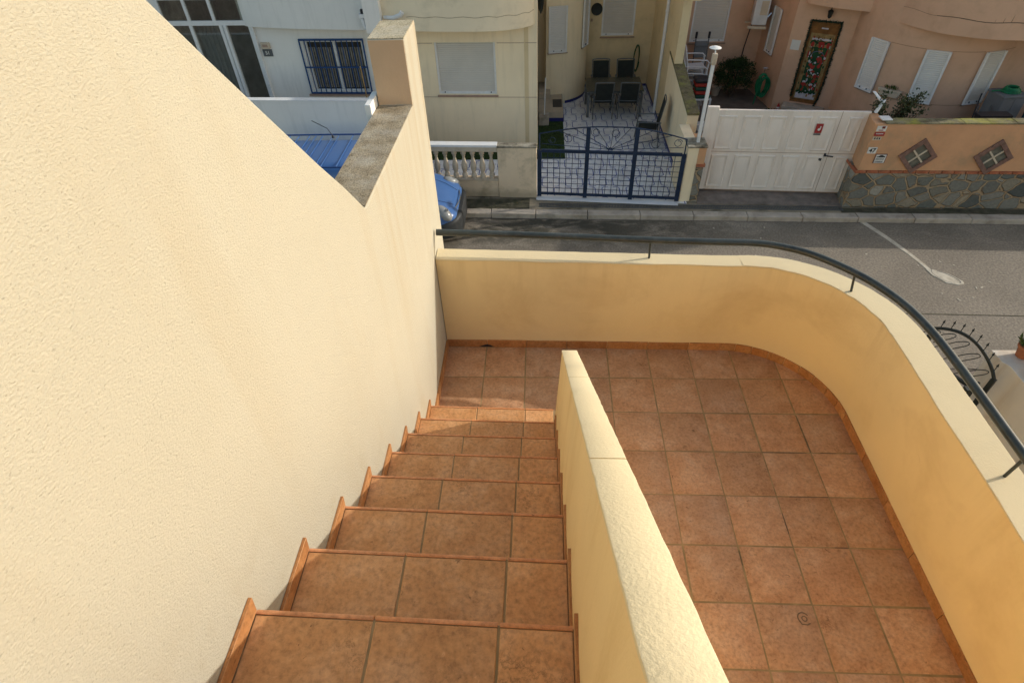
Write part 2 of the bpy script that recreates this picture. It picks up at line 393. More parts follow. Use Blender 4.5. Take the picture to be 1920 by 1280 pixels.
M['grey_metal'] = paint('grey_metal', (.13, .14, .15), .15, 6, .45, 0, metal=.3)
M['table_top'] = glassy('dark_table_glass', (.06, .065, .055), .25)
M['hose'] = paint('green_hose', (.008, .16, .065), .3, 6, .5, 0)
M['hose_dark'] = paint('dark_green_hose', (.02, .075, .03), .3, 6, .5, 0)
M['cab_grey'] = paint('grey_plastic', (.17, .175, .185), .1, 2, .6, .1, 60, .001, stain=(.12, .12, .10), stain_amt=.4)
M['plastic_white'] = paint('white_plastic', (.62, .62, .63), .08, 3, .5, 0, stain=(.42, .40, .36), stain_amt=.4, stain_sc=5)
M['red'] = paint('red_cloth', (.33, .035, .025), .2, 6, .8, 0)
M['green_cloth'] = paint('green_cloth', (.025, .07, .05), .3, 6, .85, 0)
M['door_wood'] = paint('brown_door', (.22, .10, .03), .3, 5, .6, .2, 50, .002)
M['banner_green'] = paint('banner_green', (.014, .06, .024), .4, 9, .8, 0)
M['banner_tan'] = paint('banner_tan', (.27, .18, .075), .4, 9, .8, 0)
M['banner_white'] = paint('banner_white', (.52, .50, .54), .2, 12, .8, 0)
M['banner_lilac'] = paint('banner_lilac', (.24, .24, .40), .2, 12, .8, 0)
M['banner_brown'] = paint('banner_brown', (.19, .085, .025), .4, 9, .8, 0)
M['pine'] = foliage('tinsel', (.006, .022, .012), (.015, .045, .025))
M['sign_white'] = paint('sign_white', (.66, .65, .62), .05, 9, .5, 0)
M['sign_red'] = paint('sign_red', (.34, .035, .035), .1, 9, .5, 0)
M['sign_black'] = paint('sign_black', (.03, .03, .035), .1, 9, .5, 0)
M['clay'] = paint('terracotta_pot', (.36, .13, .06), .15, 8, .8, .3, 60, .002)
M['own_white'] = paint('white_boundary_wall', (.68, .61, .52), .06, 1.2, .85, .3, 60, .003, stain=(.50, .36, .22), stain_amt=.6, stain_sc=1.2, streak=True)
M['baluster'] = paint('cast_stone', (.56, .47, .36), .1, 6, .85, .4, 60, .003, stain=(.36, .26, .17), stain_amt=.6, stain_sc=5)

def clearglass(name):
    m, nt, p = newmat(name); nt.nodes.remove(p); out = nt.nodes['Material Output']
    a = N(nt, 'ShaderNodeBsdfTransparent'); a.inputs[0].default_value = (.78, .80, .78, 1); g = N(nt, 'ShaderNodeBsdfGlossy'); g.inputs['Roughness'].default_value = .03
    mx = N(nt, 'ShaderNodeMixShader'); mx.inputs[0].default_value = .12
    L(nt, a.outputs[0], mx.inputs[1]); L(nt, g.outputs[0], mx.inputs[2]); L(nt, mx.outputs[0], out.inputs[0]); return m
M['glass_clear'] = clearglass('porch_glass')
M['cream_bal'] = paint('cream_balcony_paint', (.86, .73, .53), .06, .9, .85, .3, 60, .003, stain=(.46, .38, .25), stain_amt=.35)
M['cream_stain'] = paint('stained_cream_wall', (.76, .61, .44), .08, 1.2, .9, .5, 50, .005, stain=(.20, .17, .10), stain_amt=.7, stain_sc=1.5)
M['crack'] = paint('crack_brown', (.34, .24, .14), .2, 9, .9, 0)
M['crack_dark'] = paint('crack_dark', (.16, .11, .075), .3, 9, .9, 0)
M['pink_joint'] = paint('pink_joint', (.36, .22, .14), .1, 5, .9, 0)
M['mossy_top'] = weathered('yellow_lichen_coping', (.34, .30, .20), (.13, .11, .06), (.36, .34, .07), .8, 5)
M['brown_frame'] = paint('brown_brick_frame', (.20, .115, .09), .3, 14, .85, .5, 60, .003)
M['vent_dark'] = paint('vent_glass', (.13, .125, .10), .4, 9, .4, 0)
M['sign_red_dark'] = paint('sign_dark_red', (.13, .02, .02), .1, 9, .5, 0)
M['green_blue'] = paint('blue_green_mat', (.02, .05, .06), .3, 6, .8, 0)
M['leaf_olive'] = foliage('olive_leaf', (.03, .045, .018), (.075, .09, .035))
M['stool'] = paint('pale_yellow_plastic', (.50, .46, .26), .1, 5, .5, 0)
M['curtain_grey'] = paint('grey_curtain', (.34, .35, .35), .2, 5, .9, 0)
M['pillar_top'] = weathered('pale_pillar_top', (.62, .54, .38), (.42, .36, .24), (.60, .57, .48), .5)
parapet_wear(M['cream_stain'], (.15, .13, .085), (.34, .29, .20))
M['pillar_tan'] = paint('pillar_bounce_tan', (.66, .45, .28), .07, 3, .9, .5, 50, .004)  # tan of the pillar plate, with warm bounced light mixed into the colour
M['van_dark'] = paint('van_blue_dark', (.018, .06, .20), .05, 2, .4, 0)

# ------------------------------------------------------------------ camera
fpx = 1089.1545; yaw, pit, rol = -0.0681, 0.7552, -0.0416
cy, sy, cp, sp = math.cos(yaw), math.sin(yaw), math.cos(pit), math.sin(pit)
d = Vector((sy * cp, cy * cp, -sp)); r = Vector((cy, -sy, 0)); u = r.cross(d)
c_, s_ = math.cos(rol), math.sin(rol)
R_, U_ = c_ * r + s_ * u, -s_ * r + c_ * u
cam = bpy.data.cameras.new('camera'); co = bpy.data.objects.new('camera', cam); COL.objects.link(co)
cam.sensor_width = 36; cam.lens = fpx / 1920 * 36; cam.clip_end = 500; cam.clip_start = .02
rot = Matrix((R_, U_, -d)).transposed()
co.matrix_world = Matrix.Translation((0.1235, -3.5442, 3.4052)) @ rot.to_4x4()
sc.camera = co

# ------------------------------------------------------------------ light
sunv = Vector((2.15, .655, 1.0)).normalized()
el = math.asin(sunv.z); az = math.atan2(sunv.x, sunv.y)
ld = bpy.data.lights.new('sun', 'SUN'); ld.energy = 2.0; ld.angle = math.radians(.5); ld.color = (1, .94, .83)
lo = bpy.data.objects.new('sun', ld); COL.objects.link(lo)
lo.rotation_euler = sunv.to_track_quat('Z', 'Y').to_euler()
w = bpy.data.worlds.new('World'); sc.world = w; w.use_nodes = True
sky = w.node_tree.nodes.new('ShaderNodeTexSky'); sky.sky_type = 'NISHITA'; sky.sun_disc = False
sky.sun_elevation = el; sky.sun_rotation = az; sky.altitude = 20; sky.dust_density = 1.5
bg = w.node_tree.nodes['Background']; tint = w.node_tree.nodes.new('ShaderNodeMix'); tint.data_type = 'RGBA'; tint.blend_type = 'MULTIPLY'; tint.inputs[0].default_value = 1
w.node_tree.links.new(sky.outputs[0], tint.inputs[6]); tint.inputs[7].default_value = (1, .91, .75, 1)      # hazy, warm winter sky
w.node_tree.links.new(tint.outputs[2], bg.inputs[0]); bg.inputs[1].default_value = .15
sc.view_settings.view_transform = 'Standard'; sc.view_settings.look = 'None'; sc.view_settings.exposure = 0.7; sc.view_settings.gamma = 1

# ------------------------------------------------------------------ setting: ground, road, kerb
def sheet(name, x0, x1, y0, y1, z, m, kind='structure'):
    b = MB().add([(x0, y0, z), (x1, y0, z), (x1, y1, z), (x0, y1, z)], [(0, 1, 2, 3)])
    return setp(b.build(name, m), kind=kind)
sheet('ground', -150, 150, -150, 150, RD - .012, M['yard'])
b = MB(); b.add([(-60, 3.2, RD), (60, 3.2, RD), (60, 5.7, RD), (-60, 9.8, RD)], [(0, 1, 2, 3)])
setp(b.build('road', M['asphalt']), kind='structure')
def ky(x): return -.034 * x
# kerb strip and the narrow pavement behind it
b = MB()
x = -30
while x < 30:
    l = 1.0 if x < 0 else 1.15
    b.prism([(x, 7.79 + ky(x), RD - .05), (x + l - .012, 7.79 + ky(x + l), RD - .05), (x + l - .012, 8.0 + ky(x + l), RD - .05), (x, 8.0 + ky(x), RD - .05)], (0, 0, .15 + rnd.uniform(-.006, .006)))
    x += l
setp(b.build('kerb', M['concrete'], bevel=.01), kind='structure')
b = MB(); b.prism([(-30, 8.01 + ky(-30), RD - .05), (30, 8.01 + ky(30), RD - .05), (30, 17, RD - .05), (-30, 17, RD - .05)], (0, 0, .135))
setp(b.build('pavement', M['gutter']), kind='structure')
b = MB()
for (x0, x1, w0) in ((-1.9, -.15, .30), (6.62, 10.8, .24)):
    P = [(x0 + (x1 - x0) * i / 14, 8.03 + ky(x0 + (x1 - x0) * i / 14) + rnd.uniform(-.03, .03), G - .011) for i in range(15)]
    Q = [(p[0], (8.50 if x0 < 0 else 8.22 + ky(p[0])) + 0 * w0, p[2]) for p in P]
    b.add(P + Q, [(i, i + 1, 16 + i, 15 + i) for i in range(14)])
setp(b.build('mossy_verge', M['moss_ground']), kind='structure')
# long crack-joint across the asphalt and the cement patch with its trench
b = MB(); b.add([(3.2, 4.64, RD + .004), (14, 4.30, RD + .004), (14, 4.322, RD + .004), (3.2, 4.662, RD + .004)], [(0, 1, 2, 3)])
setp(b.build('road_joint', M['moss_ground']), kind='structure')
P = [(7.52, 5.86), (7.66, 5.84), (7.88, 5.70), (8.02, 5.48), (8.01, 5.40), (7.88, 5.36), (7.70, 5.42), (7.62, 5.55), (7.55, 5.66)]
b = MB(); b.prism([(p[0], p[1], RD - .02) for p in P], (0, 0, .030))
tr = [(6.90, 7.66), (7.02, 7.66), (7.30, 6.98), (7.50, 6.35), (7.62, 5.86), (7.54, 5.85), (7.42, 6.33), (7.20, 6.95)]
b.prism([(p[0], p[1], RD - .02) for p in tr], (0, 0, .026))
setp(b.build('road_patch', M['patch'], bevel=.006), kind='structure')
b = MB(); ring_ = [(7.70 + .0, 5.79), (7.83, 5.70), (7.93, 5.56), (7.965, 5.45), (7.93, 5.42)]
b.tube(smoothpath([(x_, y_, RD + .0105) for x_, y_ in ring_], 4), .009, 5, flat=.25); b.tube(smoothpath([(7.62, 5.84, RD + .0105), (7.585, 5.72, RD + .0105), (7.66, 5.52, RD + .0105), (7.80, 5.42, RD + .0105)], 4), .005, 5, flat=.25)
setp(b.build('patch_crack', M['steel']), kind='structure')
b = MB()
for k in range(34):
    x = rnd.uniform(2.5, 11); y = rnd.uniform(4.7, 7.6); a = rnd.uniform(0, 3); l_ = rnd.uniform(.012, .035); ca, sa = math.cos(a), math.sin(a)
    b.hexa([(x + ca * l_ * i_ - sa * .012 * j_, y + sa * l_ * i_ + ca * .012 * j_, RD + z_) for z_ in (.001, .007) for (i_, j_) in ((-1, -1), (1, -1), (1, 1), (-1, 1))])
setp(b.build('litter', M['patch']), 'pale bits of litter and leaf scattered on the asphalt', 'litter', kind='stuff')
# channel drain in front of the gates
b = MB()
b.box(.06, 6.7, 0, .02, 0, .01); b.box(.06, 6.7, .14, .16, 0, .01)
x = .08
while x < 6.68:
    b.box(x, x + .016, .02, .14, .001, .008); x += .034
o = b.build('drain_grate', M['steel']); o.location = (0, 8.12, G - .014); o.rotation_euler = (0, 0, -.036)
setp(o, 'long dark slotted drain grate set in the pavement before the gates', 'drain grate')

# ------------------------------------------------------------------ own house: body, side wall, terrace
t = thing('terrace_house', 'cream rendered house body carrying the tiled terrace and stair', 'house', (0, 0, G))
MB().box(-.66, 2.5, -12, .08, G, -.03).build('wall', M['terr_paint'], t)
MB().box(.40, 2.6, -12, -3.75, -.02, 2.16).build('unseen_upper_wall', M['terr_paint'], t)
b = MB(); b.prism([(.45, -3.6, -.01), (2.5, -3.6, -.01), (2.5, -3.74, -.01), (.45, -3.74, -.01)], (0, 0, 2.3)); b.build('rear_wall', M['terr_paint'], t)

t = thing('stair_side_wall', 'tall cream stucco wall beside the stairs ending in a square pillar', 'wall', (-.78, 0, G))
prof = [(.42, G), (.42, 2.40), (.044, 2.40), (.040, 2.022), (-1.246, 2.062), (-1.43, 2.262), (-1.622, 2.456), (-1.902, 2.752), (-2.09, 2.952), (-2.30, 3.18), (-3.3, 4.3), (-9, 4.3), (-9, G)]
b = MB(); b.prism([(-.672, y, z) for y, z in prof], (-.215, 0, 0))
o = b.build('wall', M['stucco'], t, bevel=.008)
b = MB(); b.prism([(-.675, .036, 2.0225), (-.675, -1.24, 2.0635), (-.89, -1.05, 2.0575), (-.89, .036, 2.0225)], (0, 0, .004)); b.build('ledge', M['ledge'], t)
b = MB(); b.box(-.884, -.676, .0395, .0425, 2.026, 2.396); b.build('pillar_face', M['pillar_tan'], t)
b = MB(); b.box(-.885, -.674, .05, .414, 2.398, 2.4045); b.build('pillar_cap', M['pillar_top'], t)
b = MB(); b.box(-.93, -.892, -.12, .10, 1.72, 2.09); b.build('flashing', M['white_flash'], t, bevel=.004)

# terrace floor: individually laid tiles on a grout bed
TX, TY = .335, .3504
def path_inner(n=18, off=0.0):
    P = [Vector((-.667, .012 - off * 0, 0)), Vector((1.6, -.018, 0))]
    Rr = .742 + off
    for k in range(n + 1):
        a = PI / 2 - (PI / 2) * k / n
        P.append(Vector((1.597 + Rr * math.cos(a), -.760 + Rr * math.sin(a), 0)))
    P.append(Vector((2.335 + off, -3.6, 0)))
    P[0].y += off; P[1].y += off
    return P
bg_ = MB(); bg_.prism([(-.667, -3.61, -.028), (2.45, -3.61, -.028), (2.45, -.5, -.028), (2.2, -.14, -.028), (1.9, .04, -.028), (-.667, .04, -.028)], (0, 0, .0258))
setp(bg_.build('terrace_base', M['grout']), kind='structure')
b = MB()
for i in range(-3, 8):
    for j in range(-1, 12):
        x0 = i * TX + .0035; x1 = (i + 1) * TX - .0035; y1 = -j * TY - .0035; y0 = -(j + 1) * TY + .0035
        x0 = max(x0, -.665); x1 = min(x1, 2.42); y1 = min(y1, .03); y0 = max(y0, -3.6)
        if x1 - x0 < .02 or y1 - y0 < .02: continue
        if x0 > 1.98 and y0 > -.36:
            b.prism([(x0, y0, -.02), (2.345, y0, -.02), (2.345, -.30, -.02), (2.20, -.15, -.02), (2.06, 0, -.02), (x0, 0, -.02)], (0, 0, .020)); continue
        a = rnd.uniform(-.005, .005); zz = rnd.uniform(-.001, .001); g = .007
        cx, cyy = (x0 + x1) / 2, (y0 + y1) / 2
        def rp(x, y, z):
            dx, dy = x - cx, y - cyy
            return (cx + dx - dy * a, cyy + dy + dx * a, z + zz)
        b.add([rp(x0, y0, -.02), rp(x1, y0, -.02), rp(x1, y1, -.02), rp(x0, y1, -.02), rp(x0, y0, -.003), rp(x1, y0, -.003), rp(x1, y1, -.003), rp(x0, y1, -.003),
               rp(x0 + g, y0 + g, 0), rp(x1 - g, y0 + g, 0), rp(x1 - g, y1 - g, 0), rp(x0 + g, y1 - g, 0)],
              [(0, 1, 5, 4), (1, 2, 6, 5), (2, 3, 7, 6), (3, 0, 4, 7), (4, 5, 9, 8), (5, 6, 10, 9), (6, 7, 11, 10), (7, 4, 8, 11), (8, 9, 10, 11)])
# a few joints where the grout has crumbled away
gp = MB()
for (x0, x1, y0, y1) in ((5.25, 5.98, -4, -4), (6, 6, -2.05, -2.98), (5, 5, -4.35, -4.75), (5.0, 5.9, -3, -3), (4, 4, -5.1, -5.35), (6.2, 6.5, -3, -3), (5.75, 5.98, -5, -5)):
    gp.box(min(x0, x1) * TX - .0028, max(x0, x1) * TX + .0028, min(y0, y1) * TY - .0028, max(y0, y1) * TY + .0028, -.0022, -.0012)
setp(gp.build('grout_gap', M['crack_dark']), kind='structure')
# the maker's stamp pressed in one tile
setp(b.build('terrace_floor', M['tile']), kind='structure')
b = MB()
def sp2(x, y): return (1.600 + x * .03, -2.178 + y * .03, .0012)
b.tube([sp2(math.cos(a) * 1.0, math.sin(a) * 1.0) for a in [PI * .15 + k * PI * 1.1 / 10 for k in range(11)]], .0035, 5, flat=.35)
b.tube([sp2(.15 + .45 * math.cos(a), -.1 + .45 * math.sin(a)) for a in [k * 2 * PI / 10 for k in range(10)]], .003, 5, closed=True, flat=.35)
b.tube([sp2(-.9, -.5), sp2(-.6, -1.1), sp2(.4, -1.2), sp2(1.0, -.9)], .0035, 5, flat=.35)
setp(b.build('tile_stamp', M['crack_dark']), 'small stamped oval mark on one terracotta terrace tile', 'tile mark')

# terrace parapet with its curved corner
t = thing('terrace_parapet', 'ochre curved parapet wall round the tiled terrace', 'parapet', (1.0, 0, 0))
inner = path_inner(20)
outer = []
for k, p in enumerate(inner):
    fr_ = k / (len(inner) - 1)
    if k == 0: q = Vector((-.667, .145, 0))
    elif k == 1: q = Vector((1.58, .105, 0))
    elif k == len(inner) - 1: q = Vector((2.535, -3.6, 0))
    else:
        a = PI / 2 - (PI / 2) * (k - 2) / 20
        th = .125 + .075 * (k - 2) / 20
        q = Vector((1.597 + (.742 + th) * math.cos(a), -.760 + (.742 + th) * math.sin(a), 0))
    outer.append(q)
HT = .868
def hgt(p):                    # the parapet was built slightly higher at the house end
    q = min(1, max(0, (p.x + .667) / 2.1))
    return .882 - .042 * q
def loft_wall(b, z0, z1, inn, out, mi=0):
    n = len(inn); vs = []
    def hz(z, p): return z - HT + hgt(p) if z > .5 else z
    for p in inn: vs.append((p.x, p.y, hz(z0, p)))
    for p in out: vs.append((p.x, p.y, hz(z0, p)))
    for p in inn: vs.append((p.x, p.y, hz(z1, p)))
    for p in out: vs.append((p.x, p.y, hz(z1, p)))
    for i in range(n - 1):
        b.add([vs[i], vs[i + 1], vs[n + i + 1], vs[n + i], vs[2 * n + i], vs[2 * n + i + 1], vs[3 * n + i + 1], vs[3 * n + i]],
              [(0, 1, 2, 3), (4, 5, 6, 7)], mi)
        b.add([vs[i], vs[i + 1], vs[2 * n + i + 1], vs[2 * n + i]], [(0, 1, 2, 3)], mi, True)
        b.add([vs[n + i], vs[n + i + 1], vs[3 * n + i + 1], vs[3 * n + i]], [(0, 1, 2, 3)], mi, True)
    b.add([vs[0], vs[n], vs[3 * n], vs[2 * n]], [(0, 1, 2, 3)], mi); b.add([vs[n - 1], vs[2 * n - 1], vs[4 * n - 1], vs[3 * n - 1]], [(0, 1, 2, 3)], mi)
def resample(P, step):
    out = [P[0]]
    for i in range(len(P) - 1):
        n = max(1, int((P[i + 1] - P[i]).length / step))
        for k in range(1, n + 1): out.append(P[i].lerp(P[i + 1], k / n))
    return out
def weld(o, dist=1e-5):  # join and keep hard edges hard
    bm = bmesh.new(); bm.from_mesh(o.data); bmesh.ops.remove_doubles(bm, verts=bm.verts, dist=dist)
    bmesh.ops.recalc_face_normals(bm, faces=bm.faces); bm.to_mesh(o.data); bm.free()
    o.data.set_sharp_from_angle(angle=math.radians(32))
b = MB(); loft_wall(b, -.02, HT, inner, outer); o = b.build('wall', M['terr_paint'], t); weld(o)
# coping: slightly uneven trowelled top
def fine(P, n=8):
    out = []
    for i in range(len(P) - 1):
        m_ = 24 if i in (0, len(P) - 2) else 2
        for k in range(m_): out.append(P[i].lerp(P[i + 1], k / m_))
    return out + [P[-1]]
ii = fine(inner); oo = fine(outer)
for k in range(len(ii)):
    wv = .003 * math.sin(k * .9) + rnd.uniform(-.0022, .0022)
    dirv = (oo[k] - ii[k]).normalized()
    ii[k] = ii[k] - dirv * (.003 + wv); oo[k] = oo[k] + dirv * (.003 + rnd.uniform(-.002, .002))
b = MB(); loft_wall(b, HT, HT + .012, ii, oo); o = b.build('coping', M['coping'], t, bevel=.005); weld(o)
# skirting tiles at the foot of the parapet
sk_in = path_inner(60, -.011); sk_out = path_inner(60, -.0005)
def arcs(P):
    a = [0]
    for i in range(1, len(P)): a.append(a[-1] + (P[i] - P[i - 1]).length)
    return a
def atlen(P, A, s):
    for i in range(1, len(P)):
        if A[i] >= s: return P[i - 1].lerp(P[i], (s - A[i - 1]) / max(1e-9, A[i] - A[i - 1]))
    return P[-1]
A1 = arcs(sk_in); A2 = arcs(sk_out); b = MB(); s0 = .012
cuts = [-.667 + .667 - 0 + x for x in (0.0, .335, .67, 1.0, 1.335, 1.67, 2.0, 2.27)]
arcL = A1[-2]
lens = [0.0, .34, .672, 1.005, 1.34, 1.675, 2.01, 2.262] + [2.262 + (arcL - 2.262) * k / 9 for k in range(1, 10)]
while lens[-1] < A1[-1] - .02: lens.append(min(lens[-1] + .352, A1[-1]))
for k in range(len(lens) - 1):
    sa, sb = lens[k] + .002, lens[k + 1] - .002; n = max(1, int((sb - sa) / .05)) if (2.2 < sa < arcL) else 1
    zt = .073 + rnd.uniform(-.002, .002)
    I = [atlen(sk_in, A1, sa + (sb - sa) * j / n) for j in range(n + 1)]; O = [atlen(sk_out, A2, (sa + (sb - sa) * j / n) * A2[-1] / A1[-1]) for j in range(n + 1)]
    loft_wall(b, -.01, zt, I, O)
# one broken tile with a drain hole is left open near the left end
o = b.build('skirting', M['skirt'], t); weld(o)
b = MB(); b.prism([(-.40, .0005, .002), (-.345, -.0022, .028), (-.325, -.0025, .030), (-.30, -.0025, .022), (-.265, .0005, .002)], (0, -.0045, 0)); b.build('drain_hole', M['sign_black'], t)

# left side skirting against the tall wall, on the landing
b = MB(); b.box(-.671, -.657, -.86, -.002, -.01, .072); o = b.build('landing_skirting', M['skirt'], t)

# handrail
t = thing('handrail', 'dark green round steel handrail following the parapet curve', 'handrail', (1.0, 0, .88))
rp_ = [(-.655, .118), (0.06, .105), (.92, .075), (1.35, .048), (1.62, .035), (1.80, -.005), (1.99, -.10), (2.17, -.27), (2.30, -.45), (2.395, -.67), (2.440, -.92), (2.452, -1.20), (2.453, -1.50), (2.453, -1.80), (2.452, -2.4), (2.45, -3.58)]
P = smoothpath([(x, y, 1.012 + .046 * min(1, max(0, (.92 - x) / 1.57))) for x, y in rp_], 6)
MB().tube(P, .0245, 14).build('rail', M['rail'], t)
for (x, y) in ((.925, .062), (2.250, -.318), (2.440, -1.800)):
    top = min(P, key=lambda q: (q.x - x) ** 2 + (q.y - y) ** 2)
    bx = Vector((x, y, hgt(Vector((x, y, 0))) + .006))
    MB().tube([bx, (bx.x * .3 + top.x * .7, bx.y * .3 + top.y * .7, .95), (top.x, top.y, 1.0)], .0085, 8).build('post', M['rail'], t)

# ------------------------------------------------------------------ stairs
t = thing('staircase', 'flight of terracotta tiled steps going down to the terrace', 'stairs', (-.22, -.86, 0))
RI, TR = .222, .2945
NS = 11; SKH = .058
for k in range(NS):
    zt = RI * (k + 1); yf = -.858 - TR * k; yb = yf - TR
    st = MB(); st.prism([(-.668, yf + .002, zt - RI - .004), (.30, yf - .018, zt - RI - .004), (.30, yb - .06, zt - RI - .004), (-.668, yb - .04, zt - RI - .004)], (0, 0, RI + .0015))
    so = st.build('step', M['grout'], t)
    tb = MB(); nb = MB(); rb = MB()
    sk = -.020     # steps are slightly skewed to the walls
    for (xa, xb_) in ((-.660, -.330), (-.323, .011), (.018, .213)):
        def yy(x, y): return y + (x + .66) / .87 * sk
        g = .004; z1 = zt; jit = rnd.uniform(-.0008, .0008)
        q = [(xa, yy(xa, yb - .01), zt - .012), (xb_, yy(xb_, yb - .01), zt - .012), (xb_, yy(xb_, yf - .0035), zt - .012), (xa, yy(xa, yf - .0035), zt - .012)]
        tb.hexa(q + [(p[0], p[1], zt + jit) for p in q])
        # rounded nosing strip in front
        n2 = []
        for (dy, dz) in ((-.0015, .0015), (.003, .003), (.009, .0015), (.0125, -.004), (.013, -.014), (-.0015, -.014)):
            n2.append((xa, yy(xa, yf) + dy, zt + dz))
        nb.prism(n2, (xb_ - xa, (xb_ - xa) / .87 * sk, 0))
        rb.prism([(xa, yy(xa, yf + .006), zt - .0145), (xb_, yy(xb_, yf + .006), zt - .0145), (xb_, yy(xb_, yf + .006), zt - RI + .002), (xa, yy(xa, yf + .006), zt - RI + .002)], (0, .004, 0))
    tb.build('tread', M['tread'], so, bevel=.0025)
    nb.build('nosing', M['nosing'], so)
    rb.build('riser', M['skirt'], so)
    # skirting tile against each side wall, cut on the slant at the front
    b = MB(); b.prism([(-.671, yf + .008, zt + .003), (-.671, yf + .020, zt + SKH), (-.671, yb - .005, zt + SKH), (-.671, yb - .005, zt + .003)], (.0115, 0, 0))
    b.build('skirting_tile', M['skirt'], t, bevel=.0015)
    yr = yf if k else -1.006
    b = MB(); b.prism([(.2145, yr - .014, zt + .003), (.2145, yr + .004, zt + .055), (.2145, yb - .028, zt + .055), (.2145, yb - .028, zt + .003)], (.0115 + .055 * .03, 0, 0))
    b.build('skirting_tile', M['skirt'], t, bevel=.0015)
b = MB(); b.prism([(-.665, -.858 - TR * NS - .03, 2.43), (.40, -.858 - TR * NS - .03, 2.43), (.40, -12, 2.43), (-.665, -12, 2.43)], (0, 0, .01)); b.build('upper_landing', M['tread'], t)

# low wall between stair and terrace
t = thing('stair_dividing_wall', 'narrow sloping wall between steps and terrace with pale top', 'wall', (.3, -.8, 0))
ye, ze, sl = -1.0, .921, .748
def zt_(y): return ze + sl * (ye - y)
yb = -4.2
def wpts(x, dz=0): return
b = MB()
a = [(.2235, ye + .004, -.01), (.253, ye, zt_(ye)), (.340, ye, zt_(ye)), (.352, ye + .004, -.01)]
c = [(.2225, yb, -.01), (.246, yb, zt_(yb)), (.334, yb, zt_(yb)), (.350, yb, -.01)]
LOW = .60
m0 = (.2235, ye, zt_(ye) - LOW); m1 = (.2225, yb, zt_(yb) - LOW)
b.add(a + c + [m0, m1], [(0, 8, 1, 2, 3), (7, 6, 5, 9, 4), (0, 4, 9, 8), (8, 9, 5, 1), (1, 5, 6, 2), (2, 6, 7, 3), (3, 7, 4, 0)])
b.build('wall', M['spine_paint'], t)
b = MB()
segs = [ye + .002, -1.745, -2.680, yb]
for s in range(3):
    y0, y1 = segs[s], segs[s + 1]; n = max(4, int((y0 - y1) / .035)); y0 -= .003 if s else 0; y1 += .003
    vs = []
    for i in range(n + 1):
        y = y0 + (y1 - y0) * i / n
        wl = rnd.uniform(-.0009, .0009); wr = rnd.uniform(-.0011, .0011); zz = rnd.uniform(-.0004, .0004)
        xo = (y - ye) * .002; vs += [(.2505 + xo + wl, y, zt_(y) - .002), (.2505 + xo + wl, y, zt_(y) + .0105 + zz), (.2535 + xo, y, zt_(y) + .0125 + zz), (.3395 + xo, y, zt_(y) + .0125 + zz), (.3425 + xo + wr, y, zt_(y) + .0105 + zz), (.3425 + xo + wr, y, zt_(y) - .002)]
    fs = []
    for i in range(n):
        for k in range(5): fs.append((i * 6 + k, i * 6 + k + 1, i * 6 + 7 + k, i * 6 + 6 + k))
        fs.append((i * 6 + 5, i * 6, i * 6 + 6, i * 6 + 11))
    fs += [tuple(range(6)), tuple(n * 6 + k for k in range(6))]
    b.add(vs, fs, 0, False)
b.build('coping', M['coping'], t)

# ------------------------------------------------------------------ helpers for buildings
def wall_holes(b, fr, u0, u1, z0, z1, holes, thick, mi=0, recess=.10):
    us = sorted({u0, u1} | {h[0] for h in holes} | {h[1] for h in holes}); zs = sorted({z0, z1} | {h[2] for h in holes} | {h[3] for h in holes})
    P = fr.pt
    for i in range(len(us) - 1):
        for j in range(len(zs) - 1):
            um, zm = (us[i] + us[i + 1]) / 2, (zs[j] + zs[j + 1]) / 2
            if any(h[0] < um < h[1] and h[2] < zm < h[3] for h in holes): continue
            b.add([P(us[i], zs[j]), P(us[i + 1], zs[j]), P(us[i + 1], zs[j + 1]), P(us[i], zs[j + 1])], [(0, 1, 2, 3)], mi)
    for h in holes:
        a0, a1, c0, c1 = h; r = -recess
        b.add([P(a0, c0), P(a0, c1), P(a0, c1, r), P(a0, c0, r)], [(0, 1, 2, 3)], mi)
        b.add([P(a1, c0), P(a1, c1), P(a1, c1, r), P(a1, c0, r)], [(0, 1, 2, 3)], mi)
        b.add([P(a0, c0), P(a1, c0), P(a1, c0, r), P(a0, c0, r)], [(0, 1, 2, 3)], mi)
        b.add([P(a0, c1), P(a1, c1), P(a1, c1, r), P(a0, c1, r)], [(0, 1, 2, 3)], mi)
    t_ = -thick
    b.add([P(u0, z0, t_), P(u1, z0, t_), P(u1, z1, t_), P(u0, z1, t_)], [(0, 1, 2, 3)], mi)
    b.add([P(u0, z0), P(u0, z1), P(u0, z1, t_), P(u0, z0, t_)], [(0, 1, 2, 3)], mi)
    b.add([P(u1, z0), P(u1, z1), P(u1, z1, t_), P(u1, z0, t_)], [(0, 1, 2, 3)], mi)
    b.add([P(u0, z1), P(u1, z1), P(u1, z1, t_), P(u0, z1, t_)], [(0, 1, 2, 3)], mi)

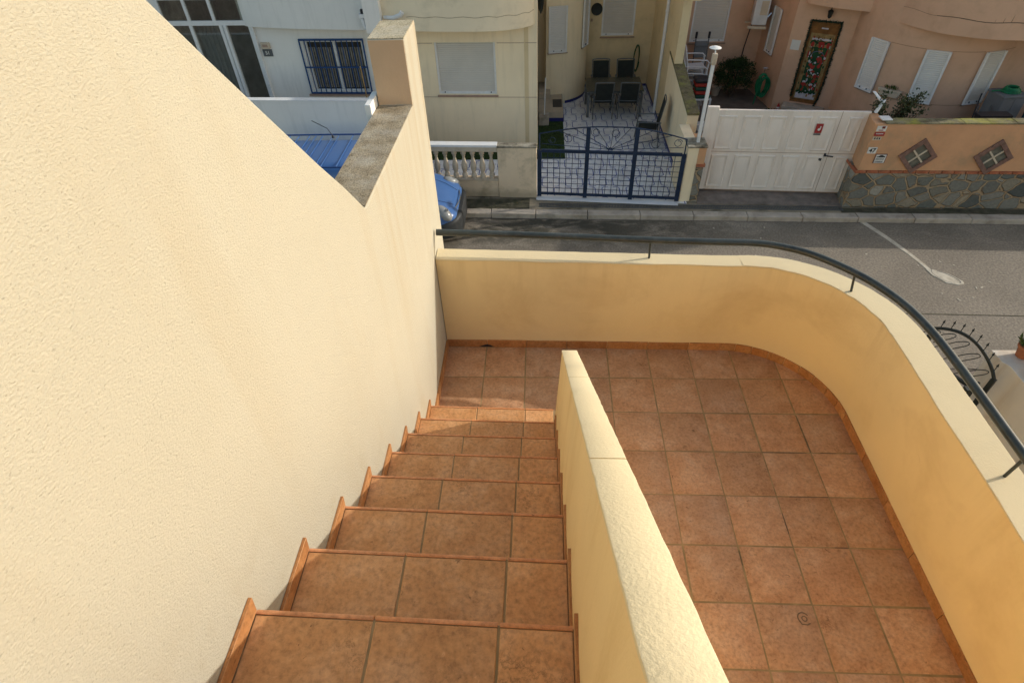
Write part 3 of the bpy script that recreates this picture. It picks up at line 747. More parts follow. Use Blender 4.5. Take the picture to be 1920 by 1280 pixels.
def shutter_window(root, fr, u0, u1, z0, z1, rec=.07, mat='shutter', sillw=.05):
    """closed roller shutter in its white guides, with a bottom bar and a sill"""
    b = MB(); e = .002
    b.fbox(fr, u0 + e, u0 + .05, z0 + e, z1 - e, -rec, -rec + .045); b.fbox(fr, u1 - .05, u1 - e, z0 + e, z1 - e, -rec, -rec + .045)
    b.fbox(fr, u0 + e, u1 - e, z0 - .02, z0 + .012, -rec, -rec + .05)
    f = b.build('window', M['white_pvc'], root)
    s = MB(); n = max(6, int((z1 - z0) / .045)); h = (z1 - z0 - .05) / n
    for k in range(n):
        za = z0 + .05 + k * h
        P = fr.pt
        pr = [(-rec + .004, za), (-rec + .018, za + h * .18), (-rec + .018, za + h * .72), (-rec + .006, za + h * .97)]
        s.add([P(u, z, o) for u in (u0 + .045, u1 - .045) for (o, z) in pr], [(0, 1, 5, 4), (1, 2, 6, 5), (2, 3, 7, 6)])
        s.add([P(u0 + .045, za + h * .9, -rec), P(u1 - .045, za + h * .9, -rec), P(u1 - .045, za + h * 1.05, -rec + .003), P(u0 + .045, za + h * 1.05, -rec + .003)], [(0, 1, 2, 3)])
    s.build('shutter', M[mat], f)
    q = MB(); q.fbox(fr, u0 + .046, u1 - .046, z0 + .013, z0 + .055, -rec + .002, -rec + .026)
    q.build('bottom_bar', M['white_pvc'], f)
    for uu in (u0 + .15, u1 - .15):
        q = MB(); q.fbox(fr, uu - .012, uu + .012, z0 + .02, z0 + .044, -rec + .026, -rec + .045); q.build('stopper', M['sign_black'], f)
    q = MB(); q.fbox(fr, u0 - .03, u1 + .03, z0 - .055, z0 - .022, -rec, sillw - .01); q.build('sill', M['sill'], f)
    return f

def extr(b, pts, z0, z1, mi=0, smooth=True):
    n = len(pts)
    b.add([(p[0], p[1], z0) for p in pts] + [(p[0], p[1], z1) for p in pts], [tuple(range(n)), tuple(range(n, 2 * n))], mi)
    b.add([(p[0], p[1], z0) for p in pts] + [(p[0], p[1], z1) for p in pts], [(i, (i + 1) % n, n + (i + 1) % n, n + i) for i in range(n)], mi, smooth)

def text_mesh(body, size, thick=.002):
    cu = bpy.data.curves.new('text', 'FONT'); cu.body = body; cu.size = size; cu.align_x = 'CENTER'; cu.align_y = 'CENTER'; cu.extrude = thick; cu.offset = size * .018
    o = bpy.data.objects.new('text', cu); COL.objects.link(o)
    dg = bpy.context.evaluated_depsgraph_get(); dg.update()
    me = bpy.data.meshes.new_from_object(o.evaluated_get(dg)); bpy.data.objects.remove(o)
    V = [tuple(v.co) for v in me.vertices]; F = [tuple(p.vertices) for p in me.polygons]
    bpy.data.meshes.remove(me); return V, F
def ftext(b, fr, body, u, z, out, size, mi=0):
    V, F = text_mesh(body, size)
    b.add([fr.pt(u + v[0], z + v[1], out + v[2]) for v in V], F, mi)

def leaf(b, p, dirv, size, wid=.45):
    d_ = Vector(dirv).normalized(); s_ = d_.cross(Vector((rnd.uniform(-1, 1), rnd.uniform(-1, 1), rnd.uniform(-1, 1))))
    if s_.length < 1e-4: return
    s_.normalize(); p = Vector(p); nrm = d_.cross(s_) * size * .12
    b.add([p, p + d_ * size * .5 + s_ * size * wid * .5 + nrm, p + d_ * size, p + d_ * size * .5 - s_ * size * wid * .5 + nrm], [(0, 1, 2, 3)])

# ------------------------------------------------------------------ white house (left)
YF = 10.95
fw = FR((0, YF), (1, -.05))            # common facade line: u ~ x
t = thing('white_house', 'white painted terraced house with blue barred window and glazed porch', 'house', (-6, 11.3, G))
b = MB(); hole = (-5.60, -4.14, 1.50, 2.66)
wall_holes(b, fw, -6.70, -3.76, 0, 6.2, [hole], .35, recess=.12)
wall_holes(b, fw, -14, -8.95, 0, 6.2, [], .35)
b.fbox(fw, -8.95, -6.70, 3.62, 6.2, -.35, 0)
b.build('wall', M['white_wall'], t)
b = MB()
for (a, c) in (((-5.60), 2.66), ((-5.60), 1.5)): b.fbox(fw, -5.60, -4.14, c - .03, c + .03, -.115, -.06)
for uu in (-5.57, -4.87, -4.17): b.fbox(fw, uu - .03, uu + .03, 1.53, 2.63, -.112, -.06)
f = b.build('window', M['white_pvc'], t)
MB().fbox(fw, -5.6, -4.14, 1.5, 2.66, -.118, -.108).build('pane', M['glass'], f)
b = MB()
for k in range(24):
    uu = -5.52 + k * .056
    if abs(uu + .028 + 4.87) < .05: continue
    b.fbox(fw, uu, uu + .036, 1.56, 2.50, -.105, -.098)
b.build('blind', M['curtain'], f)
b = MB()
b.fbox(fw, -5.68, -4.10, 2.685, 2.725, .03, .06); b.fbox(fw, -5.68, -4.10, 1.46, 1.49, .03, .06); b.fbox(fw, -5.66, -4.12, 2.07, 2.10, .035, .055)
for k in range(13): 
    uu = -5.67 + k * 1.555 / 12; w_ = .017 if k in (0, 12) else .010
    b.fbox(fw, uu - w_, uu + w_, 1.49, 2.69, .038, .052)
for uu in (-5.6, -4.16):
    for zz in (1.475, 2.705): b.fbox(fw, uu - .012, uu + .012, zz - .01, zz + .01, -.01, .035)
b.build('window_grille', M['blue_iron'], t)
MB().fbox(fw, -5.75, -4.05, 1.40, 1.438, -.01, .06).build('sill', M['sill'], t)
# glazed porch
fp = FR((0, 10.93), (1, -.05))
b = MB()
for (u0, u1, z0, z1) in ((-8.95, -6.74, 3.56, 3.66), (-8.95, -6.74, 3.02, 3.12), (-6.83, -6.74, 0, 3.56), (-7.66, -7.59, 3.12, 3.56), (-8.28, -8.21, 3.12, 3.56), (-8.95, -8.87, 0, 3.56), (-7.55, -7.47, .1, 3.02), (-7.44, -7.37, .1, 3.02), (-8.3, -8.22, .1, 3.02), (-8.87, -6.83, 0, .1)):
    b.fbox(fp, u0, u1, z0, z1, -.06, .0 if u0 != -7.44 else .02)
f = b.build('porch_frame', M['white_pvc'], t)
MB().fbox(fp, -8.87, -6.83, .1, 3.02, -.040, -.034).build('pane', M['glass_clear'], f)
MB().fbox(fp, -8.87, -6.83, 3.12, 3.56, -.040, -.034).build('pane', M['glass_clear'], f)
b = MB(); b.fbox(fp, -8.95, -6.60, 0, 3.66, -2.6, -2.5); b.fbox(fp, -8.95, -8.9, 0, 3.6, -2.5, -.07); b.fbox(fp, -6.72, -6.68, 0, 3.62, -2.5, -.4); b.fbox(fp, -8.9, -6.62, .0, .02, -2.5, -.07)
b.build('porch_room', M['interior'], t)
t2 = thing('porch_stool', 'pale yellow round stool inside the glazed porch', 'stool', tuple(fp.pt(-7.18, 0, -.9)))
c0 = fp.pt(-7.18, .02, -.9)
MB().lathe([(.02, .86), (.19, .87), (.20, .90), (.18, .93), (.02, .93)], c0, 18).build('seat', M['stool'], t2)
for k in range(4):
    a = PI / 4 + k * PI / 2; MB().tube([c0 + Vector((.12 * math.cos(a), .12 * math.sin(a), .87)), c0 + Vector((.22 * math.cos(a), .22 * math.sin(a), 0))], .02, 8).build('leg', M['stool'], t2)
b = MB(); b.fbox(fp, -7.42, -7.12, 2.05, 2.75, -1.25, -1.12); setp(b.build('hanging_cloth', M['red'], bevel=.05, seg=3), 'dark red cloth hanging inside the glazed porch', 'cloth')
b = MB()
for k in range(14): b.tube([fp.pt(-8.25 + k * .055, .6, -.30 + .03 * (k % 2)), fp.pt(-8.25 + k * .055, 2.95, -.30 + .03 * (k % 2))], .035, 6)
setp(b.build('porch_curtain', M['curtain_grey']), 'grey curtain drawn behind the glazed porch doors', 'curtain')
MB().fbox(fp, -8.95, -6.70, 3.665, 3.72, -.5, .05).build('porch_lintel', M['white_pvc'], t)
b = MB(); b.fbox(fp, -6.735, -6.70, .0, 3.66, -.05, .05); b.build('porch_side_panel', M['white_pvc'], t)
# balcony
wb = [(-7.05, 11.55), (-6.98, 11.35), (-6.75, 11.22), (-6.3, 11.11), (-5.5, 10.955), (-4.6, 10.84), (-3.77, 10.74), (-3.77, 11.10), (-7.05, 11.62)]
b = MB(); extr(b, wb, G + 3.0, G + 4.15, smooth=False); b.build('balcony', M['white_wall'], t)
b = MB(); b.tube([(-3.86, 10.73, G + 3.34), (-3.86, 10.60, G + 3.34), (-3.86, 10.56, G + 3.24), (-3.84, 10.56, G + 3.10), (-3.70, 10.56, G + 3.09)], .045, 8); b.box(-3.92, -3.80, 10.52, 10.64, G + 3.30, G + 3.38); b.build('drain_spout', M['white_pvc'], t)
b = MB(); b.box(-3.87, -3.81, 10.53, 10.60, G + 3.385, G + 3.47); b.build('bracket', M['sign_black'], t)
# number and letter box by the porch
t2 = thing('letter_box', 'small cream metal letter box on the white wall by the porch', 'letter box', tuple(fw.pt(-6.53, 2.54)))
MB().fbox(fw, -6.64, -6.43, 2.51, 2.65, .0, .06).build('box', M['baluster'], t2, bevel=.006)
MB().fbox(fw, -6.60, -6.47, 2.55, 2.61, .058, .064).build('flap', M['sill'], t2)
t2 = thing('house_number', 'dark plate with number 51 under the letter box', 'number plate', tuple(fw.pt(-6.53, 2.42)))
MB().fbox(fw, -6.65, -6.42, 2.33, 2.49, .0, .02).build('plate', M['grey_metal'], t2)
b = MB(); b.fbox(fw, -6.60, -6.475, 2.35, 2.47, .018, .024); b.build('panel', M['steel'], t2)
b = MB(); ftext(b, fw, '51', -6.537, 2.41, .026, .11); b.build('digits', M['sign_white'], t2)
# low wall in front
fl = FR((0, 8.55), (1, -.05))
t2 = thing('front_wall', 'plain white street wall behind the blue van', 'wall', (-5, 8.8, G))
MB().fbox(fl, -11, -3.2, 0, 2.17, -.14, 0).build('wall', M['white_wall'], t2)
MB().fbox(fl, -11, -3.19, 2.172, 2.19, -.15, .01).build('coping', M['white_pvc'], t2)
o = MB().fbox(fw, -5.05, -4.45, 1.18, 1.27, .05, .17).build('window_box', M['sign_black'], None)
o.location = (0, 0, 0)
setp(o, 'black trough hanging under the blue barred window', 'planter')
b = MB(); b.fbox(fw, -5.28, -5.06, 1.18, 1.25, .05, .16); setp(b.build('clay_trough', M['clay'], bevel=.01), 'reddish clay trough beside the black trough under the window', 'planter')
# broom handle and dark pole by the wall
P0 = fl.pt(-3.42, 0, -.35)
b = MB(); b.tube([fl.pt(-3.50, 0.02, -.4), fl.pt(-3.44, 2.0, -.55)], .05, 8); b.tube([fl.pt(-3.44, 2.0, -.55), fl.pt(-3.42, 2.10, -.56)], .03, 8)
o = b.build('folded_parasol', M['sign_black']); setp(o, 'closed dark parasol pole standing behind the white street wall', 'parasol')
b = MB(); b.tube([fl.pt(-3.76, .02, -.7), fl.pt(-3.86, 2.62, -.8)], .012, 6)
setp(b.build('broom', M['banner_tan']), 'thin pale wooden pole leaning near the barred window', 'broom')

# ------------------------------------------------------------------ cream house (middle)
t = thing('cream_house', 'cream terraced house with closed shutter over a balustraded front', 'house', (-1.7, 11, G))
b = MB()
wall_holes(b, fw, -3.76, 0.0, 0, 6.2, [(-2.43, -.98, 1.44, 2.62)], .3, recess=.10)
b.build('wall', M['cream_wall'], t)
b = MB()
for (u0, u1) in ((-3.7, -2.46), (-.94, -.01)): b.fbox(fw, u0, u1, 2.60, 2.612, -.02, .004)
b.fbox(fw, -3.7, -.01, 1.36, 1.372, -.02, .004)
b.build('wall_joint', M['sill'], t)
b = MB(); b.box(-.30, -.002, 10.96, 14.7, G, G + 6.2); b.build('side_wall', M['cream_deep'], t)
shutter_window(t, fw, -2.43, -.98, 1.44, 2.62)
cb = smoothpath([(-3.62, 10.73, 0), (-3.0, 10.62, 0), (-2.456, 10.545, 0), (-1.85, 10.48, 0), (-1.25, 10.447, 0), (-.784, 10.49, 0), (-.375, 10.63, 0), (-.13, 10.84, 0), (-.035, 11.06, 0)], 5)
b = MB(); extr(b, [(p.x, p.y) for p in cb] + [(-.035, 11.2), (-3.62, 11.2)], G + 3.0, G + 4.15); b.build('balcony', M['cream_bal'], t)
b = MB(); b.box(-3.80, -3.44, 10.50, 11.2, G + 3.0, G + 6.2); b.build('party_fin', M['white_wall'], t)
# thin crack line along the balcony front
b = MB()
cp_ = [p for p in cb if p.x > -3.0]
for i in range(len(cp_) - 1):
    a, c = cp_[i], cp_[i + 1]
    nn = Vector((c.y - a.y, -(c.x - a.x), 0)).normalized() * .003
    z0 = G + 3.28 + .012 * math.sin(i * 1.3); z1 = G + 3.28 + .012 * math.sin((i + 1) * 1.3)
    b.add([a + nn + Vector((0, 0, z0)), c + nn + Vector((0, 0, z1)), c + nn + Vector((0, 0, z1 + .010)), a + nn + Vector((0, 0, z0 + .010))], [(0, 1, 2, 3)])
b.build('crack', M['crack'], t)
b = MB(); b.tube([(-3.38, 10.64, G + 3.28), (-3.15, 10.50, G + 3.3), (-2.98, 10.46, G + 3.36), (-2.93, 10.46, G + 3.42)], [.04, .045, .05, .055], 8); b.build('drain_spout', M['white_pvc'], t)
# recessed courtyard
b = MB()
YB = 15.45
fb = FR((0, YB), (1, -.012))
wall_holes(b, fb, 1.0, 3.62, 0, 6.2, [(1.87, 2.83, 1.46, 2.75)], .2, recess=.09)
# bay with narrow windows
bay = []
cx, cyb, Rb = .36, 15.08, 1.08
for k in range(25):
    a = math.radians(-97 + 97 * k / 24); bay.append((cx + Rb * math.cos(a), cyb + Rb * math.sin(a)))
bay2 = bay + [(cx + Rb, 15.6), (-.002, 15.6), (-.002, 14.62), (.22, 14.62)]
b2 = MB(); extr(b2, bay2, G, G + 6.2)
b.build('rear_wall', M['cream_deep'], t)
b2.build('bay', M['cream_wall'], t)
shutter_window(t, fb, 1.87, 2.83, 1.46, 2.75)
def onbay(a0, a1, cx, cy, R):
    p = Vector((cx + R * math.cos(math.radians(a0)), cy + R * math.sin(math.radians(a0)), 0)); q = Vector((cx + R * math.cos(math.radians(a1)), cy + R * math.sin(math.radians(a1)), 0))
    return FR((p.x, p.y), (q.x - p.x, q.y - p.y)), (q - p).length
f1, l1 = onbay(-94, -66, cx, cyb, Rb); shutter_window(t, f1, 0, l1, 1.47, 2.62, rec=-.035, mat='shutter_w', sillw=.06)
f1, l1 = onbay(-37, -20, cx, cyb, Rb); shutter_window(t, f1, 0, l1 + .03, 1.47, 2.66, rec=-.035, sillw=.06)
# party wall to the neighbour: tall rear part and low sloping part
b = MB()
b.prism([(3.38, 11.75, G), (3.38, 15.7, G), (3.38, 15.7, G + 6.2), (3.38, 10.9, G + 6.2), (3.38, 10.9, G + 3.4), (3.38, 11.7, G + 3.3)], (.20, 0, 0))
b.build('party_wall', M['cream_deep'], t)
b = MB(); b.box(3.4, 3.70, 10.0, 11.74, G + 3.55, G + 3.75)
t2 = thing('dividing_garden_wall', 'low cream garden wall with mossy sloping top between the two courts', 'wall', (3.5, 10.5, G))
b = MB()
b.prism([(3.375, 9.5, G), (3.375, 12.4, G), (3.375, 12.4, G + 1.88), (3.375, 9.5, G + 1.46)], (.245, 0, 0))
b.prism([(3.22, 8.30, G), (3.22, 9.5, G), (3.22, 9.5, G + 1.26), (3.22, 8.30, G + 1.26)], (.225, 0, 0))
b.build('wall', M['cream_wall'], t2)
b = MB(); b.prism([(3.36, 9.48, G + 1.461), (3.36, 12.4, G + 1.884), (3.36, 12.4, G + 1.935), (3.36, 9.48, G + 1.515)], (.275, 0, 0)); b.build('coping', M['mossy'], t2, bevel=.01)
b = MB(); b.box(3.20, 3.62, 8.27, 8.72, G + 1.262, G + 1.30); b.build('pier_cap', M['mossy_pale'], t2, bevel=.008)
b = MB(); b.box(3.446, 3.60, 8.29, 9.0, G + .90, G + 1.26); b.build('orange_pier', M['orange_wall'], t2)
b = MB(); b.box(3.443, 3.63, 8.265, 9.0, G + .84, G + .898); b.build('brick_course', M['brick'], t2)
b = MB(); b.box(3.446, 3.605, 8.285, 9.0, G, G + .838); b.build('stone_base', M['stone'], t2)
# courtyard paving: white tiles carrying a blue interlaced line
pf = [(-3.4, 8.78), (-.01, 8.62), (0, 8.48), (3.38, 8.22), (3.38, 15.5), (-.0, 15.5), (-.0, 11.0), (-3.4, 11.1)]
b = MB(); b.prism([(p[0], p[1], RD) for p in pf], (0, 0, .1 - .004 + .004))
def inside(x, y): return (8.56 - .09 * x < y < 15.3) and (.02 < x < 3.36 or (x <= .02 and y < 10.44 and x > -3.3)) and not (x < .76 and 10.42 < y < 14.7)
unit = .56
def strip(pts, wd=.021):
    vs = []; n = len(pts)
    for i, p in enumerate(pts):
        a = pts[max(i - 1, 0)]; c = pts[min(i + 1, n - 1)]
        dx, dy = c[0] - a[0], c[1] - a[1]; l_ = math.hypot(dx, dy) or 1
        vs += [(p[0] - dy / l_ * wd / 2, p[1] + dx / l_ * wd / 2, G + .0035), (p[0] + dy / l_ * wd / 2, p[1] - dx / l_ * wd / 2, G + .0035)]
    for i in range(n - 1):
        mx, my = (pts[i][0] + pts[i + 1][0]) / 2, (pts[i][1] + pts[i + 1][1]) / 2
        if inside(mx, my): b.add([vs[2 * i], vs[2 * i + 1], vs[2 * i + 3], vs[2 * i + 2]], [(0, 1, 2, 3)], 1)
def motif(x, y, s):
    # a pair of rounded brackets of the interlaced line, with four dots between
    for sx in (-1, 1):
        pts = [(x + sx * s * .40, y + s * .37)]
        for k in range(7):
            a = PI / 2 + k * (PI / 2) / 6
            pts.append((x + sx * s * (.27 + .13 * math.cos(a)), y + s * (.24 + .13 * math.sin(a))))
        for k in range(7):
            a = PI + k * (PI / 2) / 6
            pts.append((x + sx * s * (.27 + .13 * math.cos(a)), y + s * (-.24 + .13 * math.sin(a))))
        pts.append((x + sx * s * .40, y - s * .37))
        strip(pts, .021)
    for (dx, dy) in ((-.04, .045), (.04, .045), (-.04, -.045), (.04, -.045), (.46, .03), (.54, .03), (.46, -.03), (.54, -.03)):
        px, py = x + dx * s, y + dy * s
        if inside(px, py): b.add([(px - .009, py - .009, G + .0035), (px + .009, py - .009, G + .0035), (px + .009, py + .009, G + .0035), (px - .009, py + .009, G + .0035)], [(0, 1, 2, 3)], 1)
yy_ = 8.3; row = 0
while yy_ < 15.4:
    xx_ = -3.3 + (unit * .5 if row % 2 else 0)
    while xx_ < 3.5:
        motif(xx_, yy_, unit); xx_ += unit
    yy_ += unit * .84; row += 1
    if True: yy_ += unit * .5 * .96 * 0
o = b.build('courtyard_paving', [M['patio'], M['patio_blue']]); setp(o, kind='structure')
# lawn
sheet_ = MB(); sheet_.prism([(-3.35, 10.45, G + .001), (.72, 10.45, G + .001), (.72, 12.72, G + .001), (.02, 12.72, G + .001), (.02, 10.95, G + .001), (-3.35, 11.1, G + .001)], (0, 0, .02))
o = sheet_.build('lawn_soil', M['soil']); setp(o, kind='structure')
b = MB()
for k in range(6500):
    x = rnd.uniform(-3.3, .72); y = rnd.uniform(10.45, 12.72) if x > .02 else rnd.uniform(10.45, 10.95)
    if x < .02 and rnd.random() < .5: continue
    h_ = rnd.uniform(.02, .05); a = rnd.uniform(0, 2 * PI); wx, wy = .006 * math.cos(a), .006 * math.sin(a)
    lx, ly = rnd.uniform(-.025, .025), rnd.uniform(-.025, .025)
    b.add([(x - wx, y - wy, G + .018), (x + wx, y + wy, G + .018), (x + lx, y + ly, G + .018 + h_)], [(0, 1, 2)])
setp(b.build('grass', M['grass']), 'short green grass strip beside the cream house', 'grass', kind='stuff')
# tiled step platform with a dark hatch
t2 = thing('tiled_step', 'beige tiled platform with cobalt blue skirting and a dark hatch', 'step', (.4, 13.5, G))
b = MB(); b.box(.02, .72, 12.76, 14.58, G, G + .29); b.build('platform', M['beige_tile'], t2, bevel=.006)
b = MB(); b.box(.16, .725, 12.735, 12.758, G, G + .11); b.box(.722, .742, 12.74, 14.0, G, G + .11); b.build('skirting', M['blue_tile'], t2)
b = MB(); b.box(.43, .69, 13.06, 13.62, G + .285, G + .298); b.build('hatch', M['sign_black'], t2)
b = MB(); b.box(.02, .36, 13.7, 14.58, G + .29, G + .46); b.build('upper_step', M['beige_tile'], t2, bevel=.006)
b = MB()
pts = [(cx + (Rb + .008) * math.cos(math.radians(a)), cyb + (Rb + .008) * math.sin(math.radians(a))) for a in range(-66, 1, 6)]
for i in range(len(pts) - 1): b.add([(pts[i][0], pts[i][1], G), (pts[i + 1][0], pts[i + 1][1], G), (pts[i + 1][0], pts[i + 1][1], G + .08), (pts[i][0], pts[i][1], G + .08)], [(0, 1, 2, 3)])
b.box(3.364, 3.378, 8.9, 15.4, G, G + .07); b.box(1.45, 3.36, 15.40, 15.413, G, G + .07)
b.build('blue_skirting', M['blue_tile'], t)
t2 = thing('white_post', 'thin white pole standing in a concrete block on the grass', 'post', (.18, 12.62, G))
b = MB(); b.prism([(.04, 12.45, G), (.32, 12.45, G), (.32, 12.78, G), (.04, 12.78, G)], (0, 0, .26)); b.build('base', M['concrete'], t2, bevel=.02)
MB().tube([(.19, 12.62, G + .26), (.215, 12.62, G + 1.25)], .017, 8).build('pole', M['white_pvc'], t2)
# round wall plate, wall lamp, hose, downpipe
t2 = thing('wall_plate', 'dark round decorative plate on the rear cream wall', 'plate', tuple(fb.pt(1.70, 2.18)))
c0 = fb.pt(1.70, 2.18, .012)
MB().lathe([(.02, .005), (.10, .0), (.155, -.012), (.165, -.018), (.165, -.006), (.0, .01)], c0, 20, axis='y').build('dish', M['black_iron'], t2)
MB().fbox(fb, 1.54, 1.60, 1.86, 1.93, 0, .02).build('hook', M['sill'], t2)
t2 = thing('wall_lantern', 'black wall lantern at the corner of the cream house', 'lamp', (.10, 11.5, G + 3.2))
b = MB(); b.lathe([(.02, .22), (.09, .16), (.075, .15), (.055, -.05), (.03, -.10), (.012, -.15)], (.085, 11.5, G + 3.22), 6); b.tube([(0, 11.5, G + 3.3), (.06, 11.5, G + 3.42), (.085, 11.5, G + 3.40)], .012, 6)
b.build('lantern', M['black_iron'], t2)
def loop(b, c, rx, rz, r, n, wob, fr=None, tilt=0):
    pts = []
    for k in range(n * 24):
        a = 2 * PI * k / 24; q = k / (n * 24)
        pts.append((c[0] + (rx + wob * math.sin(a * .37 + q * 9)) * math.cos(a), c[1] + .02 * math.sin(a * .5) - q * .06, c[2] + (rz + wob * math.cos(a * .61)) * math.sin(a)))
    b.tube(pts, r, 6)
b = MB(); loop(b, (2.98, 15.30, G + .86), .075, .36, .014, 3, .015)
b.tube([(2.92, 15.28, G + .6), (2.90, 15.25, G + .3), (2.95, 15.2, G + .03)], .014, 6)
setp(b.build('garden_hose', M['hose_dark']), 'dark green hose hung in a long loop on the rear cream wall', 'hose')
b = MB(); b.tube([(3.34, 13.30, G + .0), (3.34, 13.30, G + 6)], .045, 10)
for z in (.9, 2.6): b.tube([(3.34, 13.30, G + z), (3.34, 13.30, G + z + .04)], .055, 10)
setp(b.build('downpipe', M['white_pvc']), 'white downpipe on the courtyard party wall', 'pipe')
# dining table and chairs
t2 = thing('patio_table', 'dark glass topped metal dining table in the tiled court', 'table', (2.155, 13.53, G))
MB().box(1.37, 2.94, 12.99, 14.07, G + .705, G + .74).build('table_top', M['table_top'], t2, bevel=.008)
MB().box(1.41, 2.90, 13.03, 14.03, G + .655, G + .70).build('apron', M['grey_metal'], t2)
for (x, y) in ((1.42, 13.04), (2.89, 13.04), (1.42, 14.02), (2.89, 14.02)):
    MB().box(x - .035, x + .035, y - .035, y + .035, G, G + .655).build('leg', M['grey_metal'], t2)
def chair(name, label, cat, loc, rz, group=None, hb=1.04, lean=.20):
    t = thing(name, label, cat, loc, rz, group)
    wv = .25
    b = MB(); b.prism([(-wv + .02, -.22, .425), (wv - .02, -.22, .425), (wv - .02, .24, .445), (-wv + .02, .24, .445)], (0, 0, .012)); b.build('seat', M['dark_textile'], t, local=True)
    b = MB(); b.prism([(-wv + .02, -.23, .46), (wv - .02, -.23, .46), (wv - .02, -.23 - lean, hb - .03), (-wv + .02, -.23 - lean, hb - .03)], (0, .012, 0)); b.build('backrest', M['dark_textile'], t, local=True)
    for sx in (-1, 1):
        b = MB(); b.tube([(sx * wv, -.23 - lean, hb), (sx * wv, -.23, .44), (sx * wv, .26, .45)], .014, 8)
        b.build('side_frame', M['grey_metal'], t, local=True)
        MB().tube([(sx * (wv + .03), .25, .64), (sx * (wv + .03), .30, 0)], .014, 8).build('leg', M['grey_metal'], t, local=True)
        MB().tube([(sx * (wv + .03), -.28, .64), (sx * (wv + .02), -.30, .0)], .014, 8).build('leg', M['grey_metal'], t, local=True)
        MB().tube([(sx * (wv + .03), -.31, .645), (sx * (wv + .03), .28, .645)], [.02, .02], 8, flat=.6).build('armrest', M['grey_metal'], t, local=True)
    b = MB(); b.tube([(-wv, -.23 - lean, hb), (-wv * .5, -.245 - lean, hb + .012), (wv * .5, -.245 - lean, hb + .012), (wv, -.23 - lean, hb)], .014, 8)
    b.tube([(-wv, -.235, .50), (0, -.25, .49), (wv, -.235, .50)], .014, 8); b.tube([(-wv - .03, .26, .40), (wv + .03, .26, .40)], .012, 8)
    b.build('cross_rail', M['grey_metal'], t, local=True)
    return t
ca = chair('patio_chair', 'dark sling patio chair with its back to the gate, nearest the tiled step', 'chair', (1.83, 13.18, G), 0, 'dark chairs round the patio table')
def dupchair(src, loc, rz, label):
    c = copy_tree(src); c.location = loc; c.rotation_euler = (0, 0, rz); c['label'] = label; return c
dupchair(ca, (2.54, 13.16, G), -.06, 'dark sling patio chair with its back to the gate, nearest the party wall')
dupchair(ca, (1.86, 14.24, G), PI, 'dark sling patio chair behind the table, under the wall plate')
dupchair(ca, (2.58, 14.22, G), PI, 'dark sling patio chair behind the table beside the hanging hose')
chair('reclining_chair', 'black high backed folding garden chair against the party wall by the blue gate', 'chair', (2.86, 11.35, G), PI / 2 - .12, None, 1.16, .12)

# ------------------------------------------------------------------ balustrade and piers of the cream house
t = thing('balustrade_wall', 'cream front wall with stone balusters and a mossy end pier', 'wall', (-1, 8.6, G))
fz = FR((0, 8.5), (1, -.05))
b = MB(); b.fbox(fz, -4.2, -.86, 0, .40, -.17, -.02); b.fbox(fz, -.855, .005, 0, 1.195, -.19, 0); b.build('wall', M['cream_stain'], t, bevel=.006)
MB().fbox(fz, -4.2, -.86, .402, .445, -.18, -.005).build('plinth', M['baluster'], t)
MB().fbox(fz, -4.2, -.862, 1.09, 1.20, -.175, -.015).build('rail', M['baluster'], t, bevel=.008)
MB().fbox(fz, -4.2, -.864, 1.202, 1.25, -.19, .0).build('rail_top', M['white_pvc'], t)
MB().fbox(fz, -.865, .012, 1.197, 1.235, -.20, .012).build('pier_cap', M['mossy_pale'], t, bevel=.01)
pr = [(.062, 0), (.062, .09), (.05, .10), (.038, .13), (.052, .17), (.068, .24), (.066, .31), (.045, .40), (.030, .48), (.030, .50), (.042, .515), (.030, .53), (.048, .555), (.060, .57), (.060, .645)]
xb = -1.01
for k in range(13):
    c = fz.pt(xb - k * .207, .445, -.095)
    MB().lathe(pr, c, 12).build('baluster', M['baluster'], t)

# ------------------------------------------------------------------ blue gate
t = thing('blue_gate', 'dark blue wrought iron gate with sunray top before the tiled court', 'gate', (1.6, 8.43, G))
fg = FR((0, 8.582), (1, -.092)); B = lambda **k: None
zr = 1.11
def um(u): return u
posts = [(.075, 1.12), (1.115, 1.66), (2.135, 1.66), (3.165, 1.12)]
for i, (uu, zt2) in enumerate(posts):
    MB().fbox(fg, uu - .045, uu + .045, .02, zt2, -.025, .025).build('post', M['navy_iron'], t)
b = MB(); b.fbox(fg, .12, 3.12, zr - .03, zr + .035, -.022, .022); b.fbox(fg, .12, 3.12, .06, .11, -.022, .022); b.build('rail', M['navy_iron'], t)
arch = smoothpath([fg.pt(.075, 1.49), fg.pt(.6, 1.59), fg.pt(1.115, 1.66), fg.pt(1.62, 1.675), fg.pt(2.135, 1.66), fg.pt(2.65, 1.575), fg.pt(3.165, 1.45)], 5)
b = MB(); b.tube(arch, .014, 8); b.tube([fg.pt(.075, 1.1), fg.pt(.075, 1.49)], .014, 8); b.tube([fg.pt(3.165, 1.1), fg.pt(3.165, 1.45)], .014, 8); b.build('arch', M['navy_iron'], t)
ctr = (1.60, 1.18)
def archz(u_):
    best = min(arch, key=lambda p: abs((p - fg.o).dot(fg.d) - u_)); return best.z - G
for tgt in (.12, .45, .80, 1.25, 1.64, 2.0, 2.45, 2.85, 3.12):
    zt2 = archz(tgt)
    if tgt in (.12, 3.12): zt2 = 1.27
    MB().tube([fg.pt(ctr[0], ctr[1]), fg.pt(tgt, zt2)], .0065, 6).build('spoke', M['navy_iron'], t)
def scroll(u_, z_, R_, turns=1.25, a0=0):
    return [fg.pt(u_ + R_ * (1 - .45 * k / 22) * math.cos(a0 + turns * 2 * PI * k / 22), z_ + R_ * (1 - .45 * k / 22) * math.sin(a0 + turns * 2 * PI * k / 22)) for k in range(23)]
